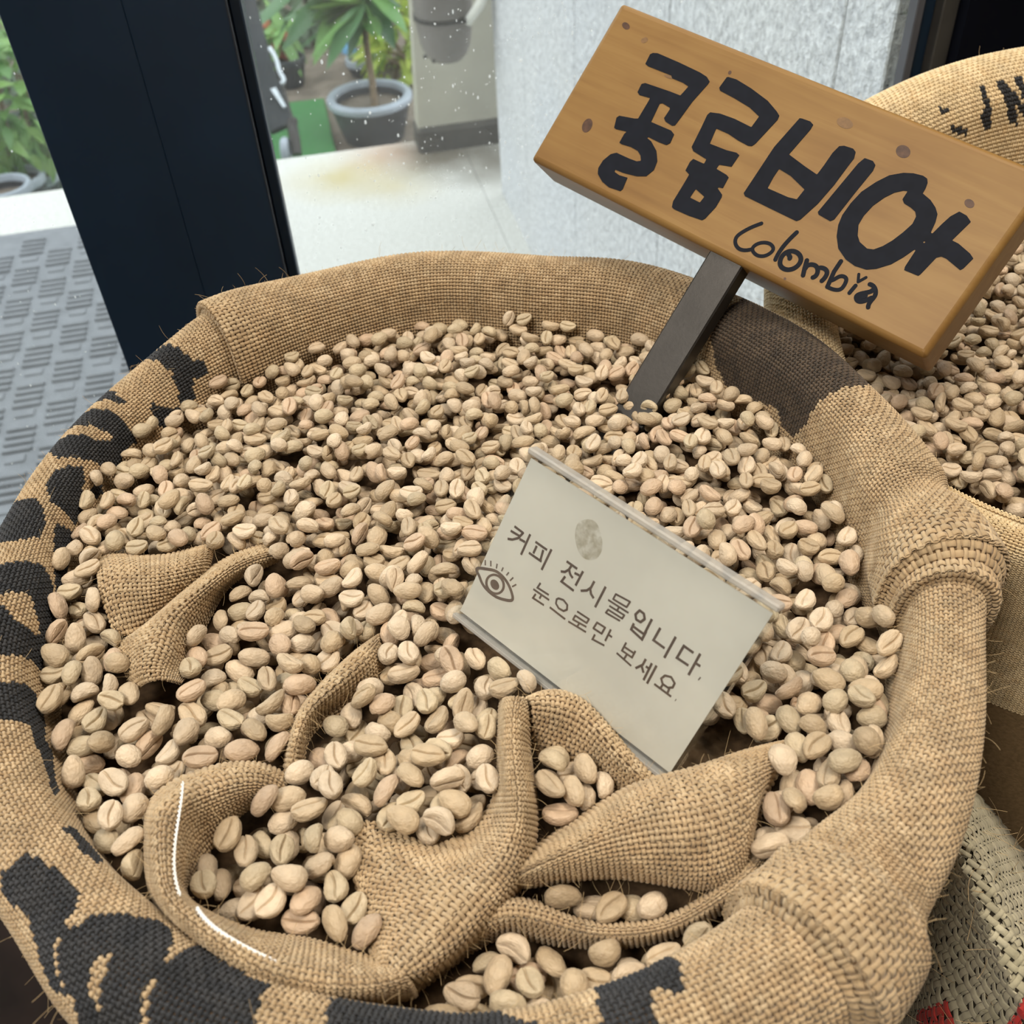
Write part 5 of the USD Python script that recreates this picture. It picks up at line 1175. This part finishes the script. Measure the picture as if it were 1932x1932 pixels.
LEAVES = [((690, 10), (560, 95), 30), ((688, 0), (618, 128), 30), ((684, -10), (640, 80), 34), ((690, 5), (540, 30), 30), ((684, 0), (600, 60), 34), ((690, 20), (655, 110), 26), ((690, 0), (745, 90), 34), ((692, 10), (720, 70), 34),
          ((690, -20), (770, 60), 34), ((690, -30), (585, 20), 32), ((690, -30), (640, 30), 36), ((692, -30), (735, 30), 36), ((690, -40), (700, 45), 34), ((690, -50), (790, 10), 34), ((690, -50), (560, -20), 34), ((690, 15), (672, 62), 26), ((688, 10), (580, 110), 22), ((690, -20), (610, 95), 26), ((690, -10), (760, 15), 34), ((688, -60), (650, -5), 40), ((688, -60), (720, -10), 40), ((690, -5), (530, 60), 24), ((690, 10), (700, 70), 26)]
LEAVES += [((686 + lr.normal(0, 6), lr.uniform(-70, 5)), (686 + lr.uniform(-170, 95), lr.uniform(-40, 55)), 30) for _ in range(16)] + [((560, -20), (478, 60), 24), ((575, -10), (520, 75), 22), ((600, -5), (545, 100), 24), ((640, 0), (600, 122), 26)]
for (a, b, w) in LEAVES:
    d0 = dP - lr.uniform(0.0, 0.12); d1 = d0 + lr.uniform(-0.16, 0.10)
    p0, p1 = ondepth(a[0], a[1], d0) - PP, ondepth(b[0], b[1], d1) - PP; Lf = np.linalg.norm(p1 - p0)
    m = leaf(Lf * 1.02, w * 1.25 / FPX * dP, 0.10, 0.16, 11)
    obj('leaf', place(m, aim(p1 - p0 + np.array([0, 0, 0.09 * Lf]), lr.normal(0.0, 0.5)), p0), 'leaf_mid' if lr.random() < 0.35 else 'leaf_deep', tree, smooth=True)
dB = float((atz(538, 178, SOIL) - EYE) @ CF)
pa = pot('potted_plant', 'dark pot with red-stemmed plant and orange blooms behind the turf', ondepth(540, 112, dB), 36 / FPX * dB, float(ondepth(540, 112, dB)[2]) - SOIL - 0.001, rim='pot_dark', category='potted plant')
q0 = ondepth(540, 112, dB); dq = float((q0 - EYE) @ CF)
for (a, b) in (((530, 110), (528, 55)), ((540, 112), (536, 60)), ((522, 108), (515, 70))):
    obj('red_stem', tube(smooth_path([ondepth(*a, dq) - q0, (ondepth(*a, dq) + ondepth(*b, dq)) / 2 - q0 + [.004, 0, 0], ondepth(*b, dq) - q0], 8), 0.012, 8), 'red_stem', pa, smooth=True)
for (a, b, r) in ((500, 45, .020), (522, 92, .022), (520, 62, .018)):
    m = trimesh.creation.icosphere(3, r); m.vertices *= (1 + 0.25 * (meshkit.noise(m.vertices * 160) - .5))[:, None]; m.apply_translation(ondepth(a, b, dq) - q0); obj('bloom', m, 'orange_bloom', pa, smooth=True)
for k in range(16):
    a0 = ondepth(535 + lr.normal(0, 8), 60 + lr.normal(0, 18), dq) - q0; d = unit(np.array([lr.normal(-.1, .7), lr.normal(-.2, .5), lr.normal(.2, .5)]))
    obj('leaf', place(leaf(0.16, 0.045, 0.4), aim(d), a0), 'leaf_mid', pa, smooth=True)
pot('plant_pot', 'small grey-rimmed pot partly hidden behind the big potted tree', ondepth(684, 113, dB * 1.02), 34 / FPX * dB, float(ondepth(684, 113, dB * 1.02)[2]) - SOIL - 0.001)
bl = ondepth(684, 113, dB * 1.02); db = float((bl - EYE) @ CF)
wt = thing('watering_can', 'blue plastic watering can behind the big pot rim', 'watering can', ondepth(660, 103, db * 1.06))
obj('can_body', lathe([(0.001, -0.33), (0.032, -0.33), (0.035, -0.02), (0.030, 0.02), (0.02, 0.035), (0.001, 0.036)], 24), 'blue_plastic', wt, smooth=35)
obj('handle', tube(smooth_path([(0.0, 0, 0.03), (0.02, 0, 0.07), (0.045, 0, 0.06), (0.048, 0, -0.02)], 14), 0.008, 8), 'blue_plastic', wt, smooth=True)
for i, (a, b, lab) in enumerate(((5, 355, 'nearest'), (33, 338, 'middle'), (62, 335, 'farthest'))):
    p = atz(a, b, -0.06); p = EYE + (p - EYE) * (1.0 + 0.05 * i)
    pot('plant_pot', f'{lab} of the three dark grey-rimmed pots in a row left of the black post', p, 0.078, max(0.1, p[2] - SOIL - 0.001))
# shrubs and hedges; the far end is closed by a dark bank
shrub('garden_shrub', 'light green leafy shrub above the row of pots on the left', ondepth(10, 190, 3.0), (0.15, 0.22, 0.20), 420, 'leaf_mid', 0.075, 0.032, 1)
shrub('garden_shrub', 'grey-green bush at the top left edge beside the black post', ondepth(10, 40, 3.9), (0.42, 0.25, 0.33), 900, 'leaf_grey', 0.065, 0.028, 2)
shrub('garden_shrub', 'low dark green plant just over the left pots', ondepth(20, 290, 3.25), (0.16, 0.14, 0.09), 260, 'leaf_dark', 0.07, 0.03, 3)
shrub('garden_shrub', 'bright yellow-green shrub between the big pot and the beige pillar', ondepth(748, 75, 3.9), (0.12, 0.18, 0.26), 520, 'leaf_yellow', 0.085, 0.026, 4)
shrub('garden_shrub', 'dark green bush behind the yellow-green shrub', ondepth(775, 30, 4.6), (0.34, 0.25, 0.50), 900, 'leaf_deep', 0.10, 0.036, 5)
shrub('garden_shrub', 'pale green bush at the top behind the red-stemmed plant', ondepth(540, 10, 4.3), (0.26, 0.2, 0.22), 520, 'leaf_grey', 0.10, 0.04, 6)
shrub('garden_shrub', 'dense dark bush in the background behind the tree trunk', ondepth(610, 40, 5.3), (0.55, 0.28, 0.40), 1300, 'leaf_dark', 0.10, 0.04, 7)
bank = lm(box([-0.3, 6.4, 0.8], [7.4, 0.12, 2.4])); struct('trim', bank, 'hedge_dark', label='dark fence closing the garden')
for k, (x, y, col) in enumerate(((-1.6, 5.6, 'leaf_dark'), (-0.9, 5.8, 'leaf_deep'), (-0.1, 5.9, 'leaf_dark'), (0.7, 5.8, 'leaf_deep'), (1.5, 5.7, 'leaf_dark'))):
    shrub('hedge', f'tall dense hedge plant at the garden fence, {["first", "second", "third", "fourth", "fifth"][k]} from the left', lp(x, y, 0.55), (0.32, 0.26, 0.85), 900, col, 0.11, 0.045, 30 + k, category='hedge')
for k, (a, b) in enumerate(((655, 150), (675, 20))):
    pass
# pushchair seen from the side, half behind the post
ch = thing('pushchair', 'black folding pushchair with white piping and a small caster, half behind the post', 'pushchair')
dC = 3.05
def slab_px(pts, d, th):
    P = np.array([ondepth(a, b, d) for a, b in pts]); n = unit(np.cross(P[1] - P[0], P[2] - P[0])); 
    return trimesh.convex.convex_hull(np.vstack([P, P + n * th])) if True else None
obj('seat_back', slab_px([(440, -40), (478, -10), (512, 120), (520, 150), (455, 140)], dC, 0.03), 'chair_fabric', ch, smooth=30)
obj('seat_side', slab_px([(450, 140), (520, 140), (548, 215), (545, 232), (510, 248), (460, 200)], dC - 0.01, 0.03), 'chair_fabric', ch, smooth=30)
pts = [ondepth(a, b, dC - .02) for a, b in ((508, 90), (515, 100), (523, 118), (530, 140), (536, 152), (530, 158))]
obj('piping', tube(smooth_path(pts, 16), 0.0065, 8), 'chair_white', ch, smooth=True, label='white piping')
obj('side_panel', slab_px([(510, 168), (520, 164), (540, 200), (534, 203)], dC - .02, 0.006), 'chair_white', ch, label='white side panel')
obj('frame_tube', tube(np.array([ondepth(a, b, dC) for a, b in ((528, 150), (535, 180), (545, 215), (552, 235))]), 0.010, 8), 'metal_dark', ch, smooth=True)
obj('caster_fork', cat([tube(np.array([ondepth(a, b, dC) for a, b in ((550, 232), (556, 262), (560, 292))]), 0.016, 10), place(trimesh.creation.icosphere(2, 0.016), np.eye(3), ondepth(552, 230, dC))]), 'metal_dark', ch, smooth=30)
wc = ondepth(540, 285, dC + .01)
wm = lathe([(0.014, -0.012), (0.034, -0.012), (0.040, -0.006), (0.040, 0.006), (0.034, 0.012), (0.014, 0.012), (0.014, -0.012)], 28); wm.apply_transform(trimesh.transformations.rotation_matrix(math.pi / 2, [0, 1, 0]))
obj('wheel', place(wm, np.eye(3), wc), 'pot_rim', ch, smooth=35)
